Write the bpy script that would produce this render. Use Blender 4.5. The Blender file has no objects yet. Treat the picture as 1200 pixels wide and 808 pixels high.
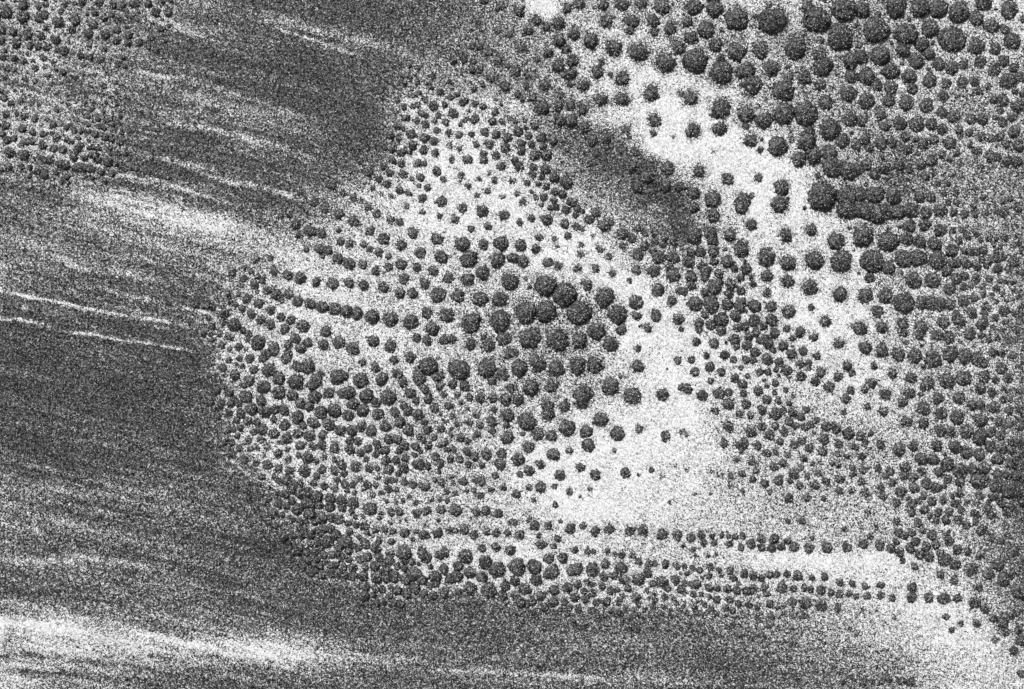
import bpy, math, random
import numpy as np

# ---------------------------------------------------------------- camera, world, sun, exposure
scene = bpy.context.scene
PX = 0.01                                   # one unit of the survey below = 1 cm on the ground
W, H = 1200.0, 808.0
cam_data = bpy.data.cameras.new("camera")
cam_data.sensor_width = 36.0
cam_data.lens = 50.0
cam_data.clip_start = 0.1
cam_data.clip_end = 3000.0
cam = bpy.data.objects.new("camera", cam_data)
scene.collection.objects.link(cam)
cam.location = (0.0, 0.0, W * PX * 50.0 / 36.0)
cam.rotation_euler = (0.0, 0.0, 0.0)
scene.camera = cam

SUN_EL, SUN_AZ = math.radians(47.0), math.radians(-28.0)     # azimuth from +Y, clockwise
world = bpy.data.worlds.new("World")
scene.world = world
world.use_nodes = True
wn, wl = world.node_tree.nodes, world.node_tree.links
sky = wn.new("ShaderNodeTexSky")
sky.sky_type = 'NISHITA'
sky.sun_disc = False
sky.sun_elevation = SUN_EL
sky.sun_rotation = SUN_AZ
grey = wn.new("ShaderNodeRGBToBW")          # a black and white photograph
bg = wn["Background"]
bg.inputs["Strength"].default_value = 0.10
wl.new(sky.outputs[0], grey.inputs[0])
wl.new(grey.outputs[0], bg.inputs["Color"])
sun_data = bpy.data.lights.new("sun", 'SUN')
sun_data.energy = 3.5
sun_data.angle = math.radians(0.5)
sun = bpy.data.objects.new("sun", sun_data)
scene.collection.objects.link(sun)
sun.rotation_euler = (math.pi / 2 - SUN_EL, 0.0, -SUN_AZ + math.pi)
sun.location = (-6, 8, 12)
vs = scene.view_settings
vs.view_transform = 'Standard'
vs.look = 'None'
vs.exposure = 0.0
vs.gamma = 1.0
scene.cycles.use_denoising = False
scene.cycles.max_bounces = 4

rng = np.random.default_rng(7)
SLOPE = 2.5                                 # how sharply frost grains part from grit grains
rnd = random.Random(7)

# ---------------------------------------------------------------- the survey of the place
# every dark mound: x y radius, or x1 y1 x2 y2 radius for a fused one (centimetres, y down from the far edge)
BEADS = """
1080.2 357.0 1100.3 357.0 10.4;170.4 201.9 198.8 208.6 4.0;1058.5 305.2 1075.2 303.5 10.0;904.4 25.1 17.5;1175.4 456.9 1198.8 458.6 5.3;1130.3 295.1 1152.0 294.3 6.0;957.1 23.4 16.7;962.9 230.3 16.7;1115.3 46.8 15.9;983.8 43.4 15.0;988.8 11.7 15.0;1026.7 35.1 15.0;
943.7 133.4 15.0;165.4 172.7 188.8 178.2 3.0;86.9 196.9 108.6 198.6 4.0;814.2 71.8 14.7;1021.7 306.8 14.7;1185.5 516.8 1198.8 515.9 7.7;845.1 85.2 14.2;917.0 106.9 14.2;661.8 345.3 14.0;678.5 367.0 14.0;862.7 23.4 13.4;917.8 133.4 13.4;
975.4 195.2 13.4;992.1 230.3 13.4;1028.4 250.0 13.4;616.7 366.7 13.4;1145.4 420.2 1150.4 425.2 9.7;1061.8 40.1 13.0;1058.5 355.3 13.0;1170.4 496.7 1183.0 498.4 6.7;466.8 437.5 471.8 448.4 7.0;639.3 365.3 12.7;985.5 306.0 12.7;881.9 99.4 12.5;
963.7 78.5 12.5;1050.1 7.5 12.5;1123.6 15.0 12.5;972.1 151.7 12.5;992.1 245.3 12.5;931.2 56.8 12.4;639.3 335.2 12.4;586.3 376.8 12.4;653.5 400.1 12.4;1162.9 302.7 1175.4 301.8 6.0;1010.9 277.6 12.0;1040.1 283.4 12.0;
621.7 396.8 12.0;537.8 433.4 12.0;779.6 74.4 11.7;873.5 83.5 11.7;1078.5 8.4 11.7;945.4 166.8 11.7;993.8 200.2 11.7;1016.7 247.0 11.7;551.2 378.5 11.7;570.4 432.0 11.7;683.5 461.9 11.7;501.9 429.2 11.7;
1182.1 573.6 11.7;527.0 677.0 535.3 676.7 7.4;862.7 61.0 11.4;844.3 128.4 11.4;910.3 171.8 11.4;708.6 348.6 11.4;913.6 238.6 11.0;723.6 368.7 11.0;1098.6 305.2 11.0;1147.9 563.5 11.0;1099.4 10.0 10.9;1143.7 55.1 10.9;
1182.1 11.7 10.9;1031.7 65.2 10.9;1180.5 95.2 10.9;873.5 135.0 10.9;1025.1 228.6 10.9;325.3 577.6 335.3 580.1 5.7;954.6 305.2 10.7;630.1 425.2 10.7;617.5 494.2 10.7;431.7 595.1 435.9 596.8 8.4;285.2 388.5 291.8 391.9 6.7;749.2 61.8 10.4;
837.6 10.9 10.4;903.6 80.2 10.4;1185.5 48.5 10.4;953.7 181.8 10.4;812.5 275.9 10.4;608.4 431.8 10.4;676.9 428.5 10.4;741.2 464.4 10.4;1092.7 421.0 10.4;606.3 664.3 10.4;520.3 397.7 529.5 397.7 5.7;337.0 405.3 338.6 413.6 6.0;
326.9 590.1 335.3 593.5 5.7;26.7 167.7 37.6 166.8 4.7;775.4 8.4 10.0;813.4 8.4 10.0;826.7 35.9 10.0;993.8 110.3 10.0;996.3 71.8 10.0;1090.2 33.4 10.0;1152.0 2.5 10.0;1043.4 83.5 10.0;1015.0 90.2 10.0;549.5 303.6 10.0;
895.2 141.7 10.0;871.0 235.3 10.0;995.5 140.1 10.0;1066.8 247.0 10.0;1005.0 245.3 10.0;1051.8 248.4 10.0;1070.2 328.6 10.0;360.4 429.5 10.0;698.6 388.4 10.0;651.8 431.8 10.0;696.1 427.7 10.0;715.3 453.6 10.0;
1112.8 415.1 10.0;1130.3 417.6 10.0;395.4 441.7 10.0;664.3 501.7 10.0;1167.1 568.6 10.0;1193.8 575.2 10.0;1193.8 692.7 10.0;950.4 498.4 957.1 493.4 5.7;48.5 186.0 57.6 188.6 5.0;610.0 168.5 610.0 176.0 6.0;155.4 196.1 165.4 200.3 4.3;891.1 61.0 9.7;
1065.2 90.2 9.7;1015.0 118.6 9.7;1061.8 121.1 9.7;915.3 220.3 9.7;972.1 178.5 9.7;1073.5 145.1 9.7;1046.8 230.3 9.7;898.6 301.8 9.7;1128.7 443.5 9.7;473.5 647.8 9.7;582.1 667.8 9.7;1175.4 678.5 9.7;
106.9 181.9 115.3 186.9 4.7;137.0 192.7 147.0 196.9 4.0;795.5 56.8 9.4;763.7 110.3 9.4;788.8 321.9 9.4;980.5 283.4 9.4;833.4 357.0 9.4;1092.7 328.6 9.4;1036.8 346.9 9.4;302.7 401.9 9.4;597.2 330.1 9.4;513.6 345.9 9.4;
562.1 350.9 9.4;678.5 399.3 9.4;621.7 454.4 9.4;1079.4 384.2 9.4;1109.4 446.9 9.4;347.0 447.6 9.4;1125.3 552.7 9.4;8.4 163.5 16.7 162.2 5.0;765.4 25.1 9.2;808.4 115.3 9.2;967.1 120.3 9.2;1010.0 11.7 9.2;
1143.7 21.7 9.2;1161.2 30.9 9.2;1008.4 66.8 9.2;1073.5 71.8 9.2;1115.3 80.2 9.2;1164.6 81.9 9.2;1085.2 124.5 9.2;1173.8 118.6 9.2;1117.0 136.7 9.2;1006.7 228.6 9.2;70.2 191.9 76.9 193.6 5.7;480.2 113.2 491.1 109.3 3.3;
835.1 233.6 9.0;745.4 354.5 9.0;814.2 356.1 9.0;836.8 336.9 9.0;1014.2 346.9 9.0;481.0 377.7 9.0;523.6 369.3 9.0;1071.8 416.8 9.0;370.4 445.9 9.0;422.6 445.9 9.0;455.1 465.9 9.0;641.8 485.0 9.0;
703.6 491.7 9.0;723.6 508.4 9.0;1147.0 513.4 9.0;646.8 670.2 9.0;1137.0 666.8 9.0;572.9 691.9 9.0;102.8 173.5 115.3 173.5 2.7;719.5 56.8 8.7;740.4 25.1 8.7;942.0 91.9 8.7;1088.6 95.2 8.7;542.0 286.1 8.7;
811.7 153.4 8.7;936.2 186.8 8.7;771.3 301.8 8.7;869.3 242.5 8.7;868.5 291.8 8.7;948.7 336.9 8.7;320.3 410.3 8.7;315.2 433.7 8.7;457.6 374.3 8.7;572.1 404.4 8.7;590.5 396.9 8.7;641.8 475.3 8.7;
845.1 374.2 8.7;1008.4 385.1 8.7;408.4 460.1 8.7;1121.1 489.2 8.7;545.4 651.9 8.7;625.9 664.3 8.7;1157.9 671.8 8.7;1169.6 661.8 8.7;240.1 357.6 250.1 361.0 3.3;810.0 45.1 8.4;838.4 53.5 8.4;947.0 10.0 8.4;
960.4 66.8 8.4;997.2 90.2 8.4;1080.2 51.8 8.4;1058.5 59.3 8.4;1147.9 73.5 8.4;1175.4 71.8 8.4;1043.4 103.6 8.4;1068.5 104.4 8.4;1192.1 124.5 8.4;587.1 285.3 8.4;583.0 305.3 8.4;668.5 141.7 8.4;
658.5 140.1 8.4;843.4 151.7 8.4;987.1 165.1 8.4;1054.3 145.1 8.4;1003.3 198.5 8.4;1041.8 248.7 8.4;1101.9 247.0 8.4;729.5 274.3 8.4;771.3 340.3 8.4;923.6 308.5 8.4;984.6 345.3 8.4;832.6 273.4 8.4;
1040.9 313.5 8.4;1095.2 285.9 8.4;274.3 381.0 8.4;565.4 320.0 8.4;537.0 347.6 8.4;585.5 350.9 8.4;435.9 371.8 8.4;506.1 385.2 8.4;715.3 403.4 8.4;681.0 471.9 8.4;898.6 400.1 8.4;1123.6 376.7 8.4;
1172.9 431.8 8.4;392.1 481.0 8.4;360.4 536.9 8.4;491.1 444.2 8.4;429.2 464.3 8.4;689.4 521.8 8.4;1148.7 492.5 8.4;1184.6 541.8 8.4;402.5 634.4 8.4;568.8 658.6 8.4;486.0 672.8 8.4;675.2 666.8 8.4;
694.4 667.7 8.4;1106.9 656.0 8.4;88.6 176.0 93.6 170.2 4.3;463.5 146.9 471.8 150.3 3.7;128.7 179.4 139.5 180.2 2.7;527.0 621.9 533.7 622.7 4.7;692.1 49.3 8.0;784.6 35.1 8.0;1165.4 57.6 8.0;1100.3 75.2 8.0;1128.7 76.0 8.0;1127.0 96.9 8.0;
1141.2 96.1 8.0;1104.4 113.6 8.0;1040.9 118.6 8.0;517.0 301.1 8.0;741.2 195.2 8.0;879.4 165.1 8.0;1103.6 132.5 8.0;1151.2 140.1 8.0;1076.9 283.4 8.0;1115.3 293.5 8.0;1111.9 338.6 8.0;1111.9 357.0 8.0;
355.3 381.9 8.0;397.1 401.9 8.0;413.8 408.6 8.0;547.9 327.6 8.0;597.2 414.4 8.0;1052.6 415.1 8.0;1181.3 442.7 8.0;1081.9 479.5 8.0;308.6 453.4 8.0;326.9 460.1 8.0;348.7 488.5 8.0;357.0 552.0 8.0;
588.8 438.4 8.0;425.1 481.0 8.0;686.9 505.9 8.0;648.5 532.6 8.0;607.5 538.5 8.0;1132.0 505.9 8.0;1110.3 544.3 8.0;1153.7 548.5 8.0;343.6 571.7 8.0;352.0 576.8 8.0;371.2 581.8 8.0;360.4 589.3 8.0;
747.9 679.4 8.0;1119.0 661.8 8.0;1142.0 706.1 8.0;441.7 676.8 8.0;150.4 166.8 160.4 170.2 2.7;491.9 133.5 499.4 134.4 4.0;1173.8 248.4 1177.1 249.2 6.0;729.5 92.7 7.7;517.8 236.8 7.7;565.4 247.7 7.7;449.3 280.2 7.7;782.1 197.7 7.7;
758.7 207.7 7.7;1091.1 145.9 7.7;1137.0 140.1 7.7;1032.6 168.5 7.7;1025.1 203.5 7.7;707.8 265.1 7.7;768.8 370.3 7.7;806.7 306.8 7.7;809.2 324.4 7.7;867.7 356.1 7.7;884.4 358.6 7.7;1085.2 249.2 7.7;
1065.2 265.1 7.7;1061.8 280.1 7.7;1027.6 365.3 7.7;1128.7 353.6 7.7;1138.7 367.0 7.7;1120.3 371.2 7.7;414.7 259.4 7.7;377.1 360.1 7.7;392.1 361.8 7.7;405.5 365.2 7.7;794.7 374.2 7.7;776.3 462.8 7.7;
805.0 456.1 7.7;1057.6 379.2 7.7;1105.3 378.4 7.7;1098.6 393.4 7.7;1111.9 395.9 7.7;1150.4 380.1 7.7;1033.4 411.0 7.7;1086.0 451.1 7.7;1152.9 441.9 7.7;1123.6 466.1 7.7;326.9 443.4 7.7;287.7 465.1 7.7;
294.4 479.3 7.7;368.7 465.1 7.7;376.2 483.5 7.7;385.4 497.7 7.7;306.9 504.4 7.7;337.0 513.6 7.7;392.1 525.3 7.7;400.5 545.3 7.7;447.6 444.2 7.7;594.7 486.8 7.7;630.1 508.4 7.7;909.4 485.0 7.7;
1053.5 526.8 7.7;1168.8 537.6 7.7;362.9 601.8 7.7;377.1 606.8 7.7;413.8 589.3 7.7;533.7 597.6 7.7;727.8 666.0 7.7;775.4 681.9 7.7;1173.8 729.5 7.7;510.2 676.0 7.7;486.0 689.4 7.7;551.2 689.4 7.7;
539.5 146.9 543.7 141.9 4.3;915.3 688.2 917.0 688.6 6.7;805.8 25.9 7.5;923.6 92.7 7.5;960.4 100.3 7.5;1195.5 90.2 7.5;1164.6 117.0 7.5;1112.8 168.5 7.5;1160.4 183.5 7.5;1010.0 141.7 7.5;1013.4 163.4 7.5;1003.3 170.1 7.5;
1035.9 196.9 7.5;1015.0 193.5 7.5;348.7 429.5 7.5;516.1 521.9 522.0 518.6 4.0;729.5 5.0 7.4;751.2 4.2 7.4;728.7 117.0 7.4;635.9 127.0 7.4;1027.6 100.3 7.4;483.5 273.6 7.4;511.9 280.2 7.4;767.1 141.7 7.4;
709.4 163.4 7.4;852.6 209.4 7.4;835.9 252.0 7.4;1188.0 154.3 7.4;612.5 306.0 7.4;747.0 298.5 7.4;765.4 317.7 7.4;788.8 301.8 7.4;826.7 317.7 7.4;852.6 306.8 7.4;1101.9 270.1 7.4;1187.1 306.8 7.4;
1120.3 326.9 7.4;1175.4 364.5 7.4;408.8 309.2 7.4;323.6 345.1 7.4;418.0 367.7 7.4;335.3 420.3 7.4;904.4 375.9 7.4;924.5 365.0 7.4;842.6 461.9 7.4;1136.2 391.7 7.4;1014.2 407.6 7.4;1148.7 455.2 7.4;
1102.8 484.5 7.4;1164.6 477.0 7.4;352.0 472.6 7.4;413.8 473.5 7.4;362.9 511.0 7.4;410.5 526.9 7.4;513.6 440.9 7.4;592.1 468.4 7.4;594.7 513.6 7.4;645.9 510.9 7.4;779.6 511.7 7.4;1101.9 505.1 7.4;
1119.5 524.3 7.4;1132.0 530.1 7.4;1173.8 525.9 7.4;1080.2 537.6 7.4;313.6 545.0 7.4;417.2 546.7 7.4;337.0 563.4 7.4;360.4 578.4 7.4;348.7 596.8 7.4;400.5 586.8 7.4;383.7 635.2 7.4;408.4 636.1 7.4;
427.6 636.9 7.4;440.1 641.9 7.4;495.2 649.4 7.4;461.8 676.2 7.4;615.0 690.2 7.4;1149.5 621.7 7.4;1106.1 701.9 7.4;688.9 645.9 695.6 645.9 4.0;483.5 124.9 489.4 123.9 4.3;77.7 164.3 84.4 166.8 3.7;95.2 154.3 103.6 154.3 3.0;7.5 14.7 7.0;
27.1 20.4 7.0;68.5 26.4 7.0;87.7 23.4 7.0;654.6 27.6 7.0;667.1 86.9 7.0;711.1 25.1 7.0;700.3 84.4 7.0;704.4 117.0 7.0;547.9 187.5 7.0;590.5 252.7 7.0;470.2 287.8 7.0;492.7 296.9 7.0;
470.2 310.3 7.0;662.7 213.6 7.0;779.6 216.9 7.0;717.0 200.2 7.0;819.2 201.0 7.0;812.5 226.1 7.0;1173.8 143.4 7.0;1081.9 168.5 7.0;1077.7 231.1 7.0;640.1 257.5 7.0;610.0 287.6 7.0;642.6 307.7 7.0;
921.1 275.9 7.0;922.8 329.4 7.0;835.1 281.8 7.0;835.9 294.3 7.0;856.0 333.6 7.0;861.8 370.3 7.0;1083.5 263.4 7.0;1118.6 308.5 7.0;1155.4 360.3 7.0;397.1 251.0 7.0;363.7 271.0 7.0;375.4 291.9 7.0;
352.0 325.9 7.0;389.6 332.6 7.0;363.7 356.0 7.0;352.0 408.6 7.0;437.6 400.2 7.0;457.6 406.1 7.0;747.0 429.3 7.0;646.8 453.6 7.0;606.7 468.6 7.0;661.0 476.1 7.0;861.0 397.6 7.0;822.6 463.6 7.0;
853.5 473.6 7.0;1033.4 383.4 7.0;1098.6 466.9 7.0;1138.7 475.3 7.0;291.8 446.7 7.0;310.2 482.6 7.0;367.0 496.0 7.0;321.1 508.5 7.0;352.0 522.7 7.0;377.1 521.9 7.0;339.5 552.0 7.0;544.5 452.6 7.0;
408.0 486.8 7.0;434.3 505.2 7.0;412.5 505.2 7.0;586.3 544.5 7.0;619.2 524.3 7.0;656.0 556.9 7.0;732.8 554.4 7.0;633.4 571.1 7.0;993.8 508.4 7.0;1113.6 505.9 7.0;1172.1 510.1 7.0;1147.9 532.6 7.0;
1093.6 538.5 7.0;387.1 584.3 7.0;550.4 671.1 7.0;564.6 676.2 7.0;814.2 685.2 7.0;962.9 709.4 7.0;1111.9 633.4 7.0;452.6 668.5 7.0;965.4 529.3 962.9 530.1 5.7;473.5 138.6 477.7 138.6 4.7;767.1 37.6 6.7;845.1 68.5 6.7;
1177.1 35.1 6.7;1088.6 63.5 6.7;1108.6 98.6 6.7;1145.4 106.9 6.7;695.2 164.3 6.7;761.2 193.5 6.7;948.7 153.4 6.7;1031.7 135.0 6.7;1103.6 151.7 6.7;1190.5 189.3 6.7;1091.9 188.5 6.7;1053.5 193.5 6.7;
1090.2 231.9 6.7;755.4 288.5 6.7;787.1 352.8 6.7;855.1 275.9 6.7;802.5 275.1 6.7;851.8 357.0 6.7;1018.4 325.2 6.7;1132.0 309.3 6.7;1168.8 315.2 6.7;1109.4 317.7 6.7;381.2 243.5 6.7;396.3 303.6 6.7;
337.8 345.1 6.7;348.7 353.5 6.7;382.1 388.5 6.7;311.9 415.3 6.7;346.1 396.9 6.7;360.4 401.9 6.7;378.7 404.4 6.7;473.5 326.7 6.7;497.7 332.6 6.7;525.3 326.7 6.7;500.3 366.8 6.7;551.2 402.7 6.7;
883.5 375.9 6.7;898.9 421.0 6.7;1076.9 393.4 6.7;1163.7 413.5 6.7;1067.7 443.5 6.7;1065.2 461.1 6.7;1148.7 475.3 6.7;275.1 439.2 6.7;342.8 463.4 6.7;365.4 451.7 6.7;268.5 460.1 6.7;332.8 481.0 6.7;
398.8 504.4 6.7;367.0 523.6 6.7;326.1 531.9 6.7;392.1 552.0 6.7;481.0 460.9 6.7;443.1 485.5 6.7;451.5 499.4 6.7;490.2 544.5 6.7;620.1 551.8 6.7;697.7 556.9 6.7;853.5 500.1 6.7;879.4 506.7 6.7;
930.3 556.0 6.7;1150.4 507.6 6.7;1160.4 506.7 6.7;1194.7 499.2 6.7;1159.6 523.4 6.7;1168.8 556.9 6.7;1191.3 556.9 6.7;1198.8 586.9 6.7;1164.6 581.1 6.7;1086.0 566.9 6.7;1055.1 576.1 6.7;1157.1 597.0 6.7;
320.3 601.8 6.7;387.1 593.5 6.7;393.8 626.9 6.7;537.0 663.6 6.7;488.6 601.8 6.7;628.4 679.4 6.7;757.9 671.8 6.7;745.4 700.3 6.7;626.7 615.9 6.7;668.8 619.2 6.7;753.7 621.7 6.7;968.8 641.8 6.7;
944.0 706.9 6.7;1122.0 644.3 6.7;1133.7 646.8 6.7;1188.8 646.8 6.7;1183.8 673.5 6.7;1177.1 723.6 6.7;1196.3 750.7 6.7;475.1 679.3 6.7;481.0 675.2 6.7;426.7 698.6 6.7;476.8 695.2 6.7;453.5 564.2 457.6 562.5 4.3;
541.2 121.0 545.4 118.5 4.0;10.9 178.9 6.3;28.1 181.9 6.3;608.6 13.4 6.3;678.8 5.0 6.3;672.9 39.3 6.3;655.4 48.5 6.3;654.6 77.7 6.3;706.9 5.8 6.3;1187.1 80.2 6.3;567.1 187.5 6.3;542.0 244.3 6.3;
433.4 271.0 6.3;626.7 181.8 6.3;744.5 178.5 6.3;730.3 176.0 6.3;655.1 125.0 6.3;763.7 221.9 6.3;1036.8 148.4 6.3;1122.8 152.6 6.3;1149.5 160.1 6.3;1045.1 166.8 6.3;1094.4 163.4 6.3;1193.0 171.0 6.3;
1144.5 176.8 6.3;1179.6 188.5 6.3;740.4 279.3 6.3;688.6 334.4 6.3;950.4 270.1 6.3;898.6 323.5 6.3;903.6 359.5 6.3;1144.5 311.8 6.3;347.0 262.7 6.3;337.0 322.5 6.3;262.6 367.7 6.3;316.9 380.2 6.3;
292.7 420.3 6.3;507.8 317.5 6.3;449.6 336.7 6.3;468.5 343.4 6.3;481.0 418.6 6.3;728.7 385.9 6.3;758.7 384.2 6.3;922.0 434.4 6.3;1185.5 416.8 6.3;306.0 470.1 6.3;333.6 498.5 6.3;348.7 508.5 6.3;
377.9 550.3 6.3;562.9 466.8 6.3;490.2 486.0 6.3;468.5 495.2 6.3;478.5 504.4 6.3;423.4 500.2 6.3;430.9 526.1 6.3;570.4 532.8 6.3;432.6 548.6 6.3;871.8 520.1 6.3;965.4 515.1 6.3;978.8 501.7 6.3;
912.8 562.7 6.3;1061.8 494.2 6.3;1081.9 495.9 6.3;1097.7 522.6 6.3;1124.5 565.2 6.3;1096.9 571.9 6.3;1034.3 581.1 6.3;1068.5 590.3 6.3;1108.6 609.5 6.3;1122.8 609.5 6.3;326.9 549.2 6.3;397.1 609.3 6.3;
378.7 620.2 6.3;387.1 620.2 6.3;388.8 671.2 6.3;458.5 600.1 6.3;468.5 600.1 6.3;474.4 624.4 6.3;496.9 626.9 6.3;456.0 656.1 6.3;425.1 675.3 6.3;643.4 654.3 6.3;659.3 654.3 6.3;669.3 669.3 6.3;
731.2 679.4 6.3;610.0 706.1 6.3;697.7 622.1 6.3;714.0 620.1 6.3;737.8 622.1 6.3;775.8 625.9 6.3;947.9 642.6 6.3;992.1 640.9 6.3;830.9 688.6 6.3;1011.7 637.6 6.3;1030.4 638.8 6.3;1066.5 642.6 6.3;
1132.0 615.0 6.3;1122.0 701.1 6.3;520.3 666.8 6.3;495.2 680.2 6.3;115.3 148.5 122.8 150.1 2.3;55.1 157.6 61.8 156.0 2.7;531.2 133.5 6.0;556.2 140.2 6.0;594.7 161.1 6.0;572.9 169.0 6.0;592.1 173.6 6.0;684.4 100.3 6.0;
671.0 71.8 6.0;511.9 200.9 6.0;529.5 188.3 6.0;540.4 205.9 6.0;468.5 223.4 6.0;495.2 232.6 6.0;441.8 251.0 6.0;457.6 257.7 6.0;444.3 296.1 6.0;425.1 310.3 6.0;566.2 286.9 6.0;488.6 313.7 6.0;
606.7 154.3 6.0;608.4 195.2 6.0;649.3 207.7 6.0;685.2 150.1 6.0;683.5 129.2 6.0;729.5 195.2 6.0;1185.5 137.5 6.0;1018.4 173.5 6.0;1170.4 160.9 6.0;1061.8 175.1 6.0;1079.4 193.5 6.0;691.1 257.5 6.0;
702.8 292.6 6.0;764.6 293.5 6.0;745.4 316.9 6.0;796.3 341.1 6.0;746.2 370.3 6.0;880.2 263.4 6.0;820.9 295.1 6.0;810.0 334.4 6.0;874.4 315.2 6.0;1141.2 349.4 6.0;1152.9 367.8 6.0;1187.1 367.0 6.0;
368.7 237.6 6.0;388.8 218.4 6.0;414.7 232.6 6.0;408.8 331.7 6.0;298.5 334.2 6.0;313.6 340.1 6.0;303.5 356.0 6.0;341.1 375.2 6.0;333.6 386.0 6.0;440.9 317.5 6.0;425.9 334.2 6.0;483.2 344.3 6.0;
819.2 378.4 6.0;832.6 380.9 6.0;845.1 387.6 6.0;866.8 361.7 6.0;967.1 376.7 6.0;983.0 402.6 6.0;836.4 402.6 6.0;917.8 405.1 6.0;926.1 415.1 6.0;971.3 453.6 6.0;1058.5 390.1 6.0;1037.6 462.8 6.0;
1057.6 471.1 6.0;1162.1 459.4 6.0;1182.1 481.1 6.0;1194.7 479.5 6.0;260.9 430.8 6.0;385.4 460.9 6.0;400.5 460.9 6.0;321.9 480.1 6.0;362.0 476.8 6.0;306.0 516.1 6.0;312.7 523.6 6.0;286.8 538.6 6.0;
370.4 540.3 6.0;440.1 430.8 6.0;530.3 450.1 6.0;497.7 455.9 6.0;501.9 466.8 6.0;577.1 445.9 6.0;598.8 455.1 6.0;403.3 441.7 6.0;477.7 481.8 6.0;576.3 494.3 6.0;410.0 516.9 6.0;422.6 531.1 6.0;
588.0 531.1 6.0;472.7 548.6 6.0;455.1 550.3 6.0;633.4 544.3 6.0;605.0 579.4 6.0;901.9 510.1 6.0;967.9 500.1 6.0;1008.4 511.7 6.0;1197.2 541.8 6.0;1139.5 549.3 6.0;1069.3 559.4 6.0;1071.0 571.9 6.0;
1118.6 590.3 6.0;1082.7 597.8 6.0;1173.8 590.3 6.0;1183.8 593.6 6.0;388.8 606.8 6.0;401.3 595.1 6.0;397.1 641.1 6.0;371.2 635.2 6.0;363.7 670.3 6.0;397.1 672.0 6.0;363.7 626.9 6.0;331.9 628.6 6.0;
515.3 650.3 6.0;521.1 646.9 6.0;513.6 624.4 6.0;498.6 570.9 6.0;563.7 564.2 6.0;500.3 598.5 6.0;569.6 598.5 6.0;709.4 661.0 6.0;603.3 681.0 6.0;649.3 691.9 6.0;664.8 688.6 6.0;634.3 638.1 6.0;
793.5 627.6 6.0;798.0 691.1 6.0;809.2 630.1 6.0;935.0 674.9 6.0;863.5 691.9 6.0;874.4 692.7 6.0;928.3 706.1 6.0;1077.7 649.3 6.0;1088.9 652.1 6.0;1092.4 627.2 6.0;1147.0 688.6 6.0;1153.7 713.6 6.0;
1068.8 688.6 6.0;1067.7 700.3 6.0;1088.6 700.3 6.0;1198.0 790.0 6.0;427.5 616.7 6.0;544.5 620.9 6.0;430.0 653.4 6.0;439.2 663.5 6.0;465.1 691.9 6.0;520.3 695.2 6.0;597.9 645.1 6.0;45.9 21.7 5.8;
51.8 17.5 5.8;108.6 28.4 5.8;182.1 14.7 5.8;103.6 39.3 5.8;124.0 40.4 5.8;1157.1 101.9 5.8;507.8 124.4 5.7;481.5 156.9 5.7;497.7 161.9 5.7;508.6 165.6 5.7;537.8 158.6 5.7;483.5 170.3 5.7;
496.6 176.1 5.7;592.1 101.8 5.7;566.2 181.2 5.7;628.7 24.2 5.7;664.6 10.0 5.7;618.6 35.9 5.7;667.9 125.3 5.7;738.7 35.9 5.7;790.5 50.1 5.7;1172.1 129.5 5.7;586.8 195.0 5.7;431.7 242.6 5.7;
533.3 256.8 5.7;410.0 286.1 5.7;640.1 181.8 5.7;794.7 218.6 5.7;747.9 220.3 5.7;788.8 228.6 5.7;1135.3 155.9 5.7;1061.0 160.1 5.7;1162.1 162.6 5.7;1117.0 248.7 5.7;661.8 262.6 5.7;628.1 291.8 5.7;
680.5 298.5 5.7;603.3 302.7 5.7;654.3 311.5 5.7;697.7 316.0 5.7;717.5 321.0 5.7;783.8 313.5 5.7;698.6 250.0 5.7;813.4 243.3 5.7;810.0 296.8 5.7;801.7 341.9 5.7;825.9 342.8 5.7;842.6 321.0 5.7;
841.8 331.1 5.7;1129.5 250.9 5.7;1143.7 326.0 5.7;1130.3 323.5 5.7;1129.5 336.1 5.7;377.1 273.6 5.7;385.4 293.6 5.7;321.1 317.5 5.7;370.4 330.9 5.7;294.4 368.5 5.7;317.7 363.5 5.7;306.0 375.2 5.7;
329.4 371.8 5.7;269.3 395.2 5.7;280.2 406.9 5.7;307.7 420.3 5.7;297.7 433.7 5.7;455.1 313.4 5.7;500.3 398.6 5.7;488.6 438.7 5.7;603.3 413.5 5.7;872.7 382.6 5.7;907.8 390.1 5.7;886.0 389.2 5.7;
937.8 389.2 5.7;875.2 405.1 5.7;885.2 412.6 5.7;831.7 430.2 5.7;814.2 436.0 5.7;938.7 441.0 5.7;962.1 436.0 5.7;993.0 429.3 5.7;870.2 450.2 5.7;874.4 473.6 5.7;1165.4 372.5 5.7;1173.8 414.3 5.7;
1021.7 449.4 5.7;1175.4 468.6 5.7;281.8 484.3 5.7;377.9 510.2 5.7;338.6 537.8 5.7;350.3 533.6 5.7;380.4 536.1 5.7;515.3 452.6 5.7;550.4 465.9 5.7;577.1 465.9 5.7;440.1 471.8 5.7;462.7 483.5 5.7;
509.4 478.5 5.7;526.1 476.0 5.7;455.1 515.2 5.7;465.2 515.2 5.7;474.4 522.7 5.7;419.2 517.7 5.7;441.8 521.1 5.7;451.0 527.8 5.7;451.8 539.5 5.7;403.3 555.3 5.7;748.7 502.6 5.7;680.2 547.7 5.7;
848.5 520.1 5.7;924.5 494.2 5.7;930.3 520.9 5.7;948.4 525.1 5.7;898.6 531.0 5.7;983.8 561.9 5.7;1185.5 528.5 5.7;1195.5 533.5 5.7;1100.3 553.5 5.7;1061.0 547.7 5.7;1179.6 556.9 5.7;1014.2 578.6 5.7;
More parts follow.
